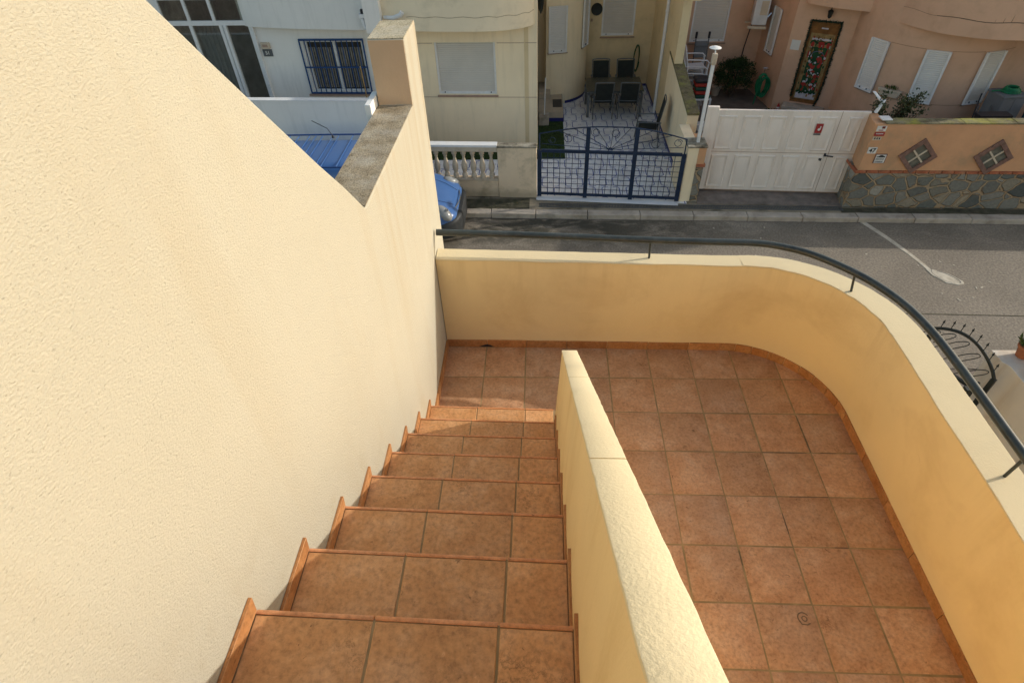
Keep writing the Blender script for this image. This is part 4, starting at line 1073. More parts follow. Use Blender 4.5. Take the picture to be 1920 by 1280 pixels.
for (u_, z_, R_, a0) in ((1.27, 1.55, .10, 2.5), (1.68, 1.53, .10, -1.4), (.70, 1.40, .10, 1.2), (2.55, 1.33, .11, 1), (.35, 1.36, .08, 3), (3.0, 1.36, .09, .4)):
    MB().tube(scroll(u_, z_, R_, a0=a0), .0065, 6).build('scroll', M['navy_iron'], t)
MB().tube([fg.pt(1.60 + .04 * math.cos(a), 1.17 + .05 * math.sin(a)) for a in [k * PI / 5 for k in range(10)]], .01, 6, closed=True).build('ring', M['navy_iron'], t)
b = MB()
for (a, c) in ((.12, 1.07), (1.16, 2.09), (2.18, 3.12)):
    n = 7
    for k in range(1, n): 
        uu = a + (c - a) * k / n; b.fbox(fg, uu - .006, uu + .006, .11, zr - .03, -.006, .006)
    for k in range(1, 8):
        z_ = .11 + (zr - .14) * k / 8; b.fbox(fg, a, c, z_ - .005, z_ + .005, .0065, .016)
b.build('grille', M['navy_iron'], t)
b = MB(); b.fbox(FR((0, 8.575), (1, -.092)), .02, 3.2, -.004, .006, -.05, .16)
setp(b.build('gate_threshold', M['patio']), kind='structure')

# ------------------------------------------------------------------ white gate
t = thing('white_garage_gate', 'wide white panelled metal gate with small red notice', 'gate', (5.3, 8.66, G))
fq = FR((0, 9.045), (1, -.073))
U0, U1 = 3.62, 6.86
MB().fbox(fq, U0, U1, .055, 1.87, -.06, 0).build('leaf', M['white_gate'], t, bevel=.006)
MB().fbox(fq, U0 - .02, U0 + .22, .055, 1.93, -.08, .012).build('jamb', M['white_gate'], t, bevel=.008)
cw = .50
for r_ in range(2):
    for k in range(6):
        u0 = U0 + .25 + k * cw; u1 = u0 + cw - .13
        if k == 5: u0 += .10; u1 = U1 - .12
        z0, z1 = ((.12, .90), (1.02, 1.76))[r_]
        b = MB(); P = fq.pt; e = .05
        a = [P(u0, z0, .001), P(u1, z0, .001), P(u1, z1, .001), P(u0, z1, .001)]; c = [P(u0 + .02, z0 + .02, .022), P(u1 - .02, z0 + .02, .022), P(u1 - .02, z1 - .02, .022), P(u0 + .02, z1 - .02, .022)]
        d2 = [P(u0 + e, z0 + e, .004), P(u1 - e, z0 + e, .004), P(u1 - e, z1 - e, .004), P(u0 + e, z1 - e, .004)]
        e2 = [P(u0 + e + .03, z0 + e + .03, .012), P(u1 - e - .03, z0 + e + .03, .012), P(u1 - e - .03, z1 - e - .03, .012), P(u0 + e + .03, z1 - e - .03, .012)]
        b.add(a + c + d2 + e2, [(i, (i + 1) % 4, 4 + (i + 1) % 4, 4 + i) for i in range(4)] + [(4 + i, 4 + (i + 1) % 4, 8 + (i + 1) % 4, 8 + i) for i in range(4)] + [(8 + i, 8 + (i + 1) % 4, 12 + (i + 1) % 4, 12 + i) for i in range(4)] + [(12, 13, 14, 15)])
        b.build('panel', M['white_gate'], t)
b = MB(); b.fbox(fq, U0 + .2, U1, .957, .967, -.01, .004); b.fbox(fq, U0 + .2 + 4.96 * cw, U0 + .2 + 4.96 * cw + .008, .06, 1.87, -.01, .004); b.build('seam', M['sill'], t)
b = MB(); b.fbox(fq, 6.14, 6.20, .80, .86, 0, .012); b.tube([fq.pt(6.24, .935, .01), fq.pt(6.24, .935, .05), fq.pt(6.40, .915, .05)], .014, 8); b.fbox(fq, 6.22, 6.26, .90, .97, 0, .012); b.build('handle', M['sign_black'], t)
MB().fbox(fq, 3.9, 6.86, .035, .053, -.05, -.01).build('bottom_seal', M['sill'], t)
t2 = thing('gate_notice', 'small red notice with pale emblem fixed on the white gate', 'sign', tuple(fq.pt(5.93, 1.5)))
MB().fbox(fq, 5.86, 6.0, 1.42, 1.62, .022, .028).build('plate', M['sign_red'], t2)
b = MB(); b.fbox(fq, 5.855, 5.995, 1.375, 1.41, .022, .028); b.build('caption', M['grey_metal'], t2)
b = MB(); b.lathe([(.0, -.001), (.028, -.001), (.028, .0)], fq.pt(5.935, 1.50, .0290), 14, axis='y'); b.fbox(fq, 5.945, 5.965, 1.50, 1.57, .0285, .0315); b.build('emblem', M['sign_white'], t2)
b = MB(); b.prism([(3.61, 8.20, G - .012), (6.70, 8.05, G - .012), (6.74, 8.60, G - .012), (3.61, 8.80, G - .012)], (0, 0, .02)); setp(b.build('driveway_apron', M['pave']), kind='structure')

# ------------------------------------------------------------------ orange garden wall with stone base
t = thing('orange_garden_wall', 'orange rendered street wall on a rubble stone base', 'wall', (9, 8.0, G))
fo = FR((0, 8.27), (1, -.037))
b = MB(); b.fbox(fo, 6.73, 16, .865, 1.835, -.22, 0); b.prism([fo.pt(6.73, .865, -.221), fo.pt(6.95, .865, -.221), fo.pt(6.95, .865, -.56), fo.pt(6.80, .865, -.56)], (0, 0, .97)); b.build('wall', M['orange_wall'], t)
b = MB(); b.fbox(fo, 6.70, 16, 0, .80, -.22, .01); b.prism([fo.pt(6.70, 0, -.221), fo.pt(6.95, 0, -.221), fo.pt(6.95, 0, -.56), fo.pt(6.78, 0, -.56)], (0, 0, .80)); b.build('stone_base', M['stone'], t, bevel=.01)
b = MB(); uu = 6.69
while uu < 15.8:
    l_ = rnd.uniform(.2, .26); b.fbox(fo, uu, uu + l_ - .012, .803, .862, -.218, .022 + rnd.uniform(-.003, .003)); uu += l_
b.fbox(fo, 6.68, 6.70, .803, .862, -.55, .02); b.build('brick_course', M['brick'], t, bevel=.006)
b = MB(); uu = 6.93
while uu < 15.9:
    b.fbox(fo, uu, uu + .48, 1.837, 1.868 + rnd.uniform(-.004, .004), -.235, .012); uu += .484
b.build('coping', M['mossy_top'], t, bevel=.008)
for (uc, zc_) in ((7.78, 1.185), (9.24, 1.17)):
    fd = fo
    def dp(a, bb, out): 
        ca, sa = math.cos(math.radians(45)), math.sin(math.radians(45)); return fo.pt(uc + a * ca - bb * sa, zc_ + a * sa + bb * ca, out)
    def dbox(b, a0, a1, b0, b1, o0, o1): b.hexa([dp(a0, b0, o0), dp(a1, b0, o0), dp(a1, b1, o0), dp(a0, b1, o0), dp(a0, b0, o1), dp(a1, b0, o1), dp(a1, b1, o1), dp(a0, b1, o1)])
    S, s = .27, .185
    b = MB()
    dbox(b, -S, S, -S, -s, .002, .035); dbox(b, -S, S, s, S, .002, .035); dbox(b, -S, -s, -s, s, .002, .035); dbox(b, s, S, -s, s, .002, .035)
    o = b.build('diamond_vent', M['brown_frame'], t, bevel=.006)
    b = MB(); dbox(b, -s, s, -s, s, .001, .004); b.build('pane', M['vent_dark'], o)
    b = MB(); dbox(b, -.016, .016, -s, s, .006, .024); dbox(b, -s, -.017, -.016, .016, .006, .022); dbox(b, .017, s, -.016, .016, .006, .022); b.build('cross_bar', M['baluster'], o)
# signs on the orange wall
def plate(name, label, cat, u0, u1, z0, z1, m, o=.014):
    t = thing(name, label, cat, tuple(fo.pt((u0 + u1) / 2, (z0 + z1) / 2)))
    MB().fbox(fo, u0, u1, z0, z1, .001, o).build('plate', M[m], t); return t
t2 = plate('house_number', 'white tile with black number 47 on the orange wall', 'number plate', 6.765, 6.935, 1.235, 1.365, 'sign_white')
b = MB(); ftext(b, fo, '47', 6.85, 1.298, .0165, .125); b.build('digits', M['sign_black'], t2)
t2 = plate('alarm_sign', 'white plate with dark square emblem, topmost sign by the gate', 'sign', 6.77, 6.95, 1.70, 1.805, 'sign_white')
b = MB(); b.fbox(fo, 6.86, 6.92, 1.755, 1.80, .0145, .017); b.build('emblem', M['sign_red_dark'], t2); b = MB(); b.fbox(fo, 6.81, 6.90, 1.715, 1.732, .0145, .017); b.build('lettering', M['sign_red'], t2)
t2 = plate('red_sign', 'red strip sign with pale lettering between two white plates', 'sign', 6.765, 6.955, 1.605, 1.68, 'sign_red')
b = MB()
for k in range(9): b.fbox(fo, 6.79 + k * .0158, 6.80 + k * .0158, 1.640, 1.662, .0145, .0165)
b.build('lettering', M['sign_white'], t2)
t2 = plate('grey_sign', 'pale plate with three dark marks under the red strip sign', 'sign', 6.765, 6.925, 1.515, 1.585, 'baluster')
b = MB()
for k in range(3): b.fbox(fo, 6.79 + k * .045, 6.815 + k * .045, 1.535, 1.572, .0145, .0165)
b.build('lettering', M['sign_black'], t2)
t2 = plate('parking_sign', 'brown framed plate with a car silhouette below number 47', 'sign', 6.955, 7.185, 1.025, 1.225, 'brown_frame')
MB().fbox(fo, 6.972, 7.168, 1.035, 1.210, .0142, .018).build('panel', M['sign_white'], t2)
b = MB()
b.prism([fo.pt(6.985, 1.155, .0182), fo.pt(7.155, 1.155, .0182), fo.pt(7.150, 1.178, .0182), fo.pt(7.125, 1.182, .0182), fo.pt(7.100, 1.203, .0182), fo.pt(7.050, 1.203, .0182), fo.pt(7.020, 1.178, .0182), fo.pt(6.988, 1.172, .0182)], fo.n * .002)
b.build('car_symbol', M['sign_black'], t2)
b = MB()
for (z_, h_) in ((1.125, .013), (1.098, .013), (1.058, .020)):
    uu = 6.985
    while uu < 7.14:
        l_ = rnd.uniform(.006, .012); b.fbox(fo, uu, uu + l_, z_ - h_ / 2, z_ + h_ / 2, .0182, .020); uu += l_ + .004
b.build('lettering', M['sign_black'], t2)
# lamp post standing on the pier
t2 = thing('lamp_post', 'slim white lamp post with pale shade on the gate pier', 'lamp post', (3.44, 8.5, G + 1.3))
b = MB(); b.box(3.41, 3.47, 8.47, 8.53, G + 1.30, G + 2.86); b.build('pole', M['white_pvc'], t2)
b = MB(); b.box(3.395, 3.485, 8.455, 8.545, G + 2.862, G + 3.06); b.build('head', M['baluster'], t2, bevel=.006)
b = MB(); b.lathe([(.012, .0), (.115, .0), (.112, .008), (.08, .018), (.055, .028), (.025, .034), (.01, .036)], (3.45, 8.60, G + 3.13), 18); b.tube([(3.44, 8.5, G + 3.06), (3.44, 8.52, G + 3.10), (3.45, 8.62, G + 3.14)], .012, 6); b.build('lamp_shade', M['white_flash'], t2)
# white bracket at the end of the gate
b = MB(); b.hexa([(6.88, 8.50, G + 1.86), (6.93, 8.50, G + 1.86), (6.93, 8.57, G + 1.86), (6.88, 8.57, G + 1.86), (7.02, 8.60, G + 2.08), (7.06, 8.60, G + 2.08), (7.06, 8.66, G + 2.08), (7.02, 8.66, G + 2.08)])
b.hexa([(6.98, 8.62, G + 2.03), (7.06, 8.62, G + 2.03), (7.06, 8.68, G + 2.03), (6.98, 8.68, G + 2.03), (6.84, 8.78, G + 2.18), (6.90, 8.78, G + 2.18), (6.90, 8.84, G + 2.18), (6.84, 8.84, G + 2.18)])
b.box(6.86, 7.06, 8.10, 8.30, G + 1.872, G + 1.895)
setp(b.build('gate_bracket', M['white_pvc'], bevel=.006), 'white bent metal bracket at the right end of the panelled gate', 'bracket')

# ------------------------------------------------------------------ pink house
t = thing('pink_house', 'salmon pink house with curved bay, three shutters and round balcony', 'house', (8, 12.5, G))
fA = FR((6.65, 13.40), (.892, -.453))
b = MB(); LA = 1.47
wall_holes(b, fA, 0, LA, 0, 3.6, [(.43, 1.13, .30, 2.34)], .25, recess=.08)
ea = fA.pt(LA, 0)
bay = [(9.75 + 1.8 * math.cos(math.radians(a)), 12.4 + 1.8 * math.sin(math.radians(a))) for a in range(180, 305, 4)]
pts = [(ea.x, ea.y)] + bay + [(12.4, 10.9), (12.4, 13.6), (8.2, 13.6)]
extr(b, pts, G, G + 3.6)
b.build('wall', M['pink_wall'], t)
b = MB(); b.prism([(6.65, 13.402, G), (6.42, 15.1, G), (6.9, 15.1, G), (6.9, 13.402, G)], (0, 0, 6)); b.build('side_wall', M['pink_wall'], t)
fB = FR((0, 15.0), (1, -.0)); b = MB()
wall_holes(b, fB, 3.58, 6.46, 0, 6, [(4.40, 5.42, 1.36, 2.75)], .2, recess=.09); b.build('rear_wall', M['pink_wall'], t)
b = MB(); b.box(3.585, 3.61, 12.0, 14.99, G, G + 6); b.build('court_wall', M['pink_wall'], t)
shutter_window(t, fB, 4.40, 5.42, 1.36, 2.75)
fS = FR((6.42, 15.1), (.23, -1.70))
shutter_window(t, fS, .62, 1.06, 1.28, 2.40, rec=-.03)
for (a0, a1) in ((197.5, 213.5), (238, 254), (276, 292)):
    f1, l1 = onbay(a0, a1, 9.75, 12.4, 1.8); shutter_window(t, f1, 0, l1, 1.2, 2.33, rec=-.03, mat='shutter_w' if a0 < 240 else 'shutter', sillw=.05)
pb = smoothpath([(6.79, 13.15, 0), (7.25, 12.72, 0), (7.86, 12.33, 0), (8.0, 12.2, 0), (8.12, 11.75, 0), (8.40, 11.05, 0), (8.78, 10.50, 0), (9.45, 10.08, 0), (10.13, 9.93, 0), (10.9, 9.88, 0), (12.2, 9.9, 0)], 5)
b = MB(); extr(b, [(p.x, p.y) for p in pb] + [(12.2, 13), (8.2, 13.5), (6.8, 13.42)], G + 2.75, G + 3.95); b.build('balcony', M['pink_wall'], t)
b = MB(); cc = [p for p in pb if 8.2 < p.x < 11.2]
for i in range(len(cc) - 1):
    a, c = cc[i], cc[i + 1]; nn = Vector((c.y - a.y, -(c.x - a.x), 0)).normalized() * .003
    za = G + 3.06 + .015 * math.sin(i * .9); zb = G + 3.06 + .015 * math.sin((i + 1) * .9); th = .006 + .010 * (8.6 < a.x < 10.2)
    b.add([a + nn + Vector((0, 0, za)), c + nn + Vector((0, 0, zb)), c + nn + Vector((0, 0, zb + th)), a + nn + Vector((0, 0, za + th))], [(0, 1, 2, 3)])
    if 9.35 < a.x < 9.75:
        b.add([a + nn + Vector((0, 0, za)), a + nn + Vector((.02, 0, za)), a + nn + Vector((.05, 0, za + .4)), a + nn + Vector((.035, 0, za + .4))], [(0, 1, 2, 3)])
b.build('crack', M['crack_dark'], t)
b = MB()
for (a0, a1) in ((213.5, 238), (254, 276), (292, 303)):
    for k in range(6):
        x0, x1 = a0 + (a1 - a0) * k / 6, a0 + (a1 - a0) * (k + 1) / 6
        for zz in (2.325, 1.155):
            q = [(9.75 + 1.804 * math.cos(math.radians(a)), 12.4 + 1.804 * math.sin(math.radians(a))) for a in (x0, x1)]
            b.add([(q[0][0], q[0][1], G + zz), (q[1][0], q[1][1], G + zz), (q[1][0], q[1][1], G + zz + .012), (q[0][0], q[0][1], G + zz + .012)], [(0, 1, 2, 3)])
b.build('wall_joint', M['pink_joint'], t)
MB().fbox(fA, .43, 1.13, .30, 2.34, -.079, -.05).build('door', M['door_wood'], t)
b = MB(); b.fbox(fA, .30, 1.35, .14, .285, .0, .34); b.build('door_step', M['concrete'], t, bevel=.01)
b = MB(); b.fbox(fA, .28, 1.37, 0, .138, .0, .36); b.build('step_base', M['brick'], t)
# Christmas door hanging with tinsel border
t2 = thing('door_banner', 'long red and green Christmas hanging framed by tinsel on the pink house door', 'banner', tuple(fA.pt(.78, .3, .03)))
def quadp(b, u0, u1, z0, z1, o): b.fbox(fA, u0, u1, z0, z1, o, o + .002)
b = MB(); quadp(b, .47, 1.09, .36, 2.30, -.045); b.build('backing', M['banner_brown'], t2)
b = MB(); quadp(b, .49, 1.07, .40, 2.06, -.040); b.build('field', M['banner_tan'], t2)
b = MB(); quadp(b, .585, .985, .58, 1.74, -.036)
def blob(b, u_, z_, rx, rz, o, n=10, mi=0): b.prism([fA.pt(u_ + rx * math.cos(2 * PI * k / n) * rnd.uniform(.85, 1.1), z_ + rz * math.sin(2 * PI * k / n) * rnd.uniform(.85, 1.1), o) for k in range(n)], fA.n * .002, mi)
for k in range(150): blob(b, .785 + rnd.uniform(-.26, .26), rnd.uniform(.5, 1.98), rnd.uniform(.012, .032), rnd.uniform(.015, .048), -.0345 + rnd.uniform(0, .003), 6, k % 5)
b.build('panel', [M['banner_green'], M['banner_brown'], M['red'], M['banner_white'], M['banner_tan']], t2)
b = MB(); quadp(b, .53, 1.03, .42, .60, -.035); quadp(b, .55, 1.01, 1.90, 1.95, -.035); quadp(b, .70, .86, 2.17, 2.20, -.040)
def blob(b, u_, z_, rx, rz, o, n=10): b.prism([fA.pt(u_ + rx * math.cos(2 * PI * k / n) * rnd.uniform(.85, 1.1), z_ + rz * math.sin(2 * PI * k / n) * rnd.uniform(.85, 1.1), o) for k in range(n)], fA.n * .002)
for (u_, z_) in ((.70, 1.34), (.86, 1.06), (.66, .86), (.84, .80), (.74, 1.17)): blob(b, u_, z_, .05, .035, -.030)
b.build('snow', M['banner_white'], t2)
b = MB()
pts = [fA.pt(.79 + .15 * math.cos(a), 1.54 + .10 * math.sin(a), -.031) for a in [PI * (1 - k / 10) for k in range(11)]]
b.tube(pts, .022, 5, flat=.2); b.build('lettering', M['banner_lilac'], t2)
b = MB()
for (u_, z_, rx, rz) in ((.80, 1.84, .08, .04), (.78, 1.78, .035, .06), (.86, 1.78, .03, .06), (.60, 1.80, .04, .06), (.97, 1.80, .04, .07), (.86, 1.46, .07, .06), (.69, 1.30, .05, .04), (.75, 1.24, .05, .05), (.88, 1.02, .05, .06), (.88, .90, .04, .05), (.66, .80, .06, .05), (.86, .74, .04, .05), (.93, 1.38, .03, .07), (.90, 1.28, .04, .05), (.80, 1.14, .05, .03), (.99, 1.60, .02, .10), (.56, 1.55, .02, .10)): blob(b, u_, z_, rx, rz, -.026)
b.build('red_motif', M['red'], t2)
b = MB()
for k in range(16): blob(b, .56 + k * .03, 1.86 + .02 * math.sin(k), .03, .03, -.028, 7)
b.build('swag_motif', M['banner_green'], t2); b = MB()
for k in range(12): blob(b, .55 + k * .04, .60 + .02 * math.sin(k * 2), .035, .035, -.024, 7)
b.build('swag_motif', M['banner_green'], t2); b = MB()
for k in range(14):
    a = 2 * PI * k / 14; blob(b, .82 + .11 * math.cos(a), 1.34 + .13 * math.sin(a), .035, .035, -.027, 7)
b.build('wreath_motif', M['banner_green'], t2)
b = MB()
path = [fA.pt(.43, .30, .02), fA.pt(.42, 2.36, .02), fA.pt(1.14, 2.36, .02), fA.pt(1.15, .95, .02), fA.pt(1.12, .45, .03), fA.pt(1.06, .22, .05)]
path[0] = fA.pt(.43, .45, .02)
PP = resample(path, .03)
for p in PP:
    for q in range(13):
        dv = Vector((rnd.uniform(-1, 1), rnd.uniform(-1, 1), rnd.uniform(-1, 1)))
        leaf(b, p, dv, rnd.uniform(.03, .062), .3)
b.tube(PP, .012, 5); b.build('tinsel', M['pine'], t2)
b = MB(); b.fbox(fA, .08, .30, 1.62, 1.86, .001, .006); setp(b.build('paper_notice', M['sign_white']), 'white paper notice on the pink wall left of the door', 'notice')
t2 = thing('porch_lamp', 'dark lantern over the pink house door', 'lamp', tuple(fA.pt(.80, 2.55, .1)))
b = MB(); c0 = fA.pt(.80, 2.56, .12); b.lathe([(.02, .10), (.07, .06), (.06, .03), (.05, -.06), (.02, -.10)], c0, 8); b.tube([fA.pt(.8, 2.68, 0), fA.pt(.8, 2.70, .09), c0 + Vector((0, 0, .1))], .01, 6); b.build('lantern', M['black_iron'], t2)
# air conditioner
t2 = thing('air_conditioner', 'dirty white air conditioner on brackets in the corner of the pink court', 'air conditioner', (6.15, 14.75, G + 1.95))
R2 = Matrix.Rotation(-.22, 3, 'Z')
def acp(x, y, z): v_ = R2 @ Vector((x, y, 0)); return (6.12 + v_.x, 14.72 + v_.y, G + z)
def abox(b, x0, x1, y0, y1, z0, z1): b.hexa([acp(x0, y0, z0), acp(x1, y0, z0), acp(x1, y1, z0), acp(x0, y1, z0), acp(x0, y0, z1), acp(x1, y0, z1), acp(x1, y1, z1), acp(x0, y1, z1)])
b = MB(); abox(b, -.16, .22, -.44, .22, 1.97, 2.66); b.build('case', M['plastic_white'], t2, bevel=.015)
b = MB(); abox(b, .0, .18, -.448, -.441, 2.22, 2.56); b.build('fan_grille', M['baluster'], t2)
b = MB(); abox(b, -.24, .24, -.46, -.40, 1.88, 1.94); abox(b, -.30, -.12, .0, .04, 1.90, 1.94); b.build('bracket', M['baluster'], t2)
b = MB(); b.tube([acp(.12, -.39, 2.03), acp(.18, -.42, 2.12), acp(.30, -.35, 2.26)], .022, 6); b.build('pipe', M['chrome'], t2)
b = MB(); b.tube([acp(-.10, .05, 1.9), acp(-.16, .2, 1.2), acp(-.20, .22, .1)], .016, 6); setp(b.build('drain_cable', M['sign_black']), 'black drain pipe running down the pink wall below the air conditioner', 'pipe')
# bush
t2 = thing('round_bush', 'rounded dark green bush against the pink court wall', 'bush', (5.72, 14.45, G))
b = MB()
for k in range(7):
    a = k * .9; b.tube([(5.75, 14.4, G), (5.75 + .12 * math.cos(a), 14.4 + .1 * math.sin(a), G + .3), (5.75 + .35 * math.cos(a), 14.4 + .25 * math.sin(a), G + .7)], [.03, .02, .01], 6)
b.build('stem', M['bark'], t2)
b = MB()
cl = []
for k in range(90):
    th, ph = rnd.uniform(0, 2 * PI), rnd.uniform(-.5, 1.4)
    rr = rnd.uniform(.75, 1.02); cl.append((5.74 + .56 * rr * math.cos(th) * math.cos(ph), 14.4 + .45 * rr * math.sin(th) * math.cos(ph), G + .54 + .50 * rr * math.sin(ph)))
for (x, y, z) in cl:
    for q in range(75):
        dv = Vector((rnd.gauss(0, 1), rnd.gauss(0, 1), rnd.gauss(0, 1))); dv.normalize()
        p = Vector((x, y, z)) + dv * rnd.uniform(.02, .13)
        leaf(b, p, dv + Vector((0, 0, .4)), rnd.uniform(.03, .06), .5)
b.build('foliage', M['leaf_dark'], t2)
b = MB(); b.lathe([(.10, 0), (.15, .26), (.17, .27), (.17, .30), (.14, .30)], (5.32, 14.55, G), 14); setp(b.build('clay_pot', M['baluster']), 'pale pot half hidden behind the lamp post beside the bush', 'pot')
# hose on the wall by the bush
b = MB(); loop(b, (6.36, 13.78, G + .56), .13, .29, .018, 6, .02); loop(b, (6.42, 13.74, G + .52), .12, .25, .018, 4, .03)
b.tube([(6.30, 13.74, G + .78), (6.26, 13.7, G + .4), (6.22, 13.66, G + .05)], .018, 6)
setp(b.build('hose_coil', M['hose']), 'bright green hose coiled on the pink wall beside the bush', 'hose')
b = MB(); b.tube([(6.5, 13.85, G + .95), (6.36, 13.78, G + .95)], .014, 6); b.tube([(6.36, 13.78, G + 1.0), (6.36, 13.78, G + .86)], .014, 6); b.tube([(6.30, 13.78, G + 1.01), (6.42, 13.78, G + 1.01)], .009, 6)
setp(b.build('garden_tap', M['chrome']), 'small metal garden tap above the green hose coil', 'tap')
# stacked white chairs, striped cushions, step stool
def monobloc(loc, rz, label):
    t = thing('plastic_chair', label, 'chair', loc, rz, 'stacked white plastic chairs')
    b = MB(); b.prism([(-.22, -.22, .42), (.22, -.22, .42), (.25, .24, .44), (-.25, .24, .44)], (0, 0, .018)); b.build('seat', M['plastic_white'], t, bevel=.006, local=True)
    b = MB()
    for k in range(5):
        xx = -.18 + k * .09; hh = .86 + .09 * (1 - (xx / .2) ** 2)
        b.prism([(xx - .028, -.23, .45), (xx + .028, -.23, .45), (xx * 1.08 + .028, -.33, hh), (xx * 1.08 - .028, -.33, hh)], (0, -.014, 0))
    b.tube([(-.26, -.24, .44), (-.27, -.33, .78), (-.16, -.345, .93), (0, -.35, .97), (.16, -.345, .93), (.27, -.33, .78), (.26, -.24, .44)], .022, 8)
    b.build('backrest', M['plastic_white'], t, local=True)
    for sx in (-1, 1):
        b = MB(); b.tube([(sx * .27, -.30, .68), (sx * .29, .0, .68), (sx * .29, .22, .67), (sx * .29, .29, .60)], .03, 8, flat=.5); b.build('armrest', M['plastic_white'], t, local=True)
        MB().tube([(sx * .29, .28, .62), (sx * .26, .26, .40), (sx * .30, .33, 0)], [.025, .03, .02], 8).build('leg', M['plastic_white'], t, local=True)
        MB().tube([(sx * .25, -.24, .45), (sx * .30, -.36, 0)], [.03, .02], 8).build('leg', M['plastic_white'], t, local=True)
    return t
labs = ['white plastic armchair at the bottom of the stack behind the dividing wall', 'white plastic armchair second from the bottom of the stack', 'white plastic armchair third from the bottom of the stack', 'white plastic armchair third from the top of the stack', 'white plastic armchair second from the top of the stack', 'white plastic armchair on top of the stack behind the dividing wall']
base = (4.16, 13.2); ch0 = monobloc((base[0], base[1], G), -PI / 2, labs[0])
for k in range(1, 6):
    c = copy_tree(ch0); c.location = (base[0] + .02 * k, base[1], G + .17 * k); c['label'] = labs[k]
cols = [('green_cloth', 'dark green'), ('red', 'red'), ('green_cloth', 'green'), ('red', 'bright red'), ('sign_black', 'black')]
zc_ = G + .02
t2 = thing('garden_bench', 'white bench under the pile of striped cushions', 'bench', (4.42, 12.62, G))
b = MB(); b.box(4.20, 4.66, 12.4, 12.8, G + .66, G + .70); b.build('seat', M['plastic_white'], t2, bevel=.01)
for (x, y) in ((4.23, 12.43), (4.63, 12.43), (4.23, 12.77), (4.63, 12.77)): MB().box(x - .025, x + .025, y - .025, y + .025, G, G + .66).build('leg', M['plastic_white'], t2)
for k in range(5):
    b = MB(); zz = G + .705 + k * .10; b.box(4.22 - .015 * k, 4.62 - .02 * k, 12.42, 12.80, zz, zz + .088)
    o = b.build('seat_cushion', M[cols[k][0]], bevel=.03, seg=3)
    setp(o, ['dark green seat cushion lying at the bottom of the pile on the white bench', 'red seat cushion lower in the pile on the white bench', 'green seat cushion in the middle of the pile on the white bench', 'red seat cushion near the top of the pile on the white bench', 'black seat cushion on top of the pile on the white bench'][k], 'cushion', 'piled seat cushions')
b = MB(); b.box(4.30, 4.66, 12.0, 12.28, G + .0, G + .16); setp(b.build('white_crate', M['plastic_white'], bevel=.015), 'low white box on the yard floor in front of the cushion pile', 'box')
b = MB(); b.prism([(4.85, 12.45, G + .01), (5.0, 12.3, G + .01), (5.06, 12.36, G + .01), (4.91, 12.5, G + .01)], (0, 0, .06)); setp(b.build('red_brush', M['red'], bevel=.008), 'small red brush lying on the yard floor by the lamp post', 'brush')
t2 = thing('step_stool', 'grey folding step stool leaning under the pink court window', 'step stool', (4.72, 14.5, G))
for sx in (4.50, 4.86):
    MB().tube([(sx, 14.35, G), (sx, 14.62, G + 1.62)], .018, 8).build('rail', M['grey_metal'], t2)
    MB().lathe([(.035, -.08), (.035, .08)], (sx, 14.62, G + 1.66), 8).build('end_cap', M['sign_black'], t2)
for k, z in enumerate((.4, .75, 1.1, 1.38)):
    yy0 = 14.35 + .27 * z / 1.62; MB().box(4.51, 4.85, yy0 - .05, yy0 + .06, G + z, G + z + .03).build('tread', M['cab_grey'], t2)
b = MB(); b.prism([(4.52, 14.53, G + 1.08), (4.84, 14.53, G + 1.08), (4.84, 14.60, G + 1.5), (4.52, 14.60, G + 1.5)], (0, .02, 0)); b.build('panel', M['cab_grey'], t2)
# figurine and small greenery at the step
t2 = thing('garden_gnome', 'tiny red and white winter figurine beside the door step', 'figurine', tuple(fA.pt(.26, .16, .30)))
c0 = fA.pt(.22, .05, .30)
MB().lathe([(.045, 0), (.065, .03), (.06, .08), (.03, .12)], c0, 12).build('body', M['red'], t2)
MB().lathe([(.01, .11), (.045, .13), (.045, .17), (.015, .19)], c0, 12).build('beard', M['sign_white'], t2)
MB().lathe([(.045, .18), (.02, .25), (.004, .28)], c0, 12).build('hat', M['red'], t2)
b = MB()
for k in range(140):
    p = fA.pt(.05 + rnd.gauss(0, .12), .02, .30 + rnd.gauss(0, .08)); leaf(b, p, (rnd.uniform(-1, 1), rnd.uniform(-1, 1), rnd.uniform(.2, 1)), rnd.uniform(.05, .12), .4)
setp(b.build('low_shrub', M['leaf_dark']), 'low green sprig at the foot of the pink wall by the figurine', 'plant')
# wall basket
t2 = thing('wall_basket', 'white half-basket planter between the first two bay shutters', 'planter', (8.45, 11.0, G + 1.5))
f1, l1 = onbay(218, 234, 9.75, 12.4, 1.81)
b = MB(); b.prism([f1.pt(.05, 1.22, .0), f1.pt(l1 - .05, 1.22, .0), f1.pt(l1 + .02, 1.38, .0), f1.pt(-.02, 1.38, .0)], f1.n * .12); b.build('basket', M['baluster'], t2, bevel=.01)
b = MB()
for k in range(30): leaf(b, f1.pt(rnd.uniform(.1, l1 - .1), 1.38, .06), (rnd.uniform(-.5, .5), rnd.uniform(-.5, .5), 1), rnd.uniform(.05, .13), .25)
b.build('plant', M['leaf'], t2)
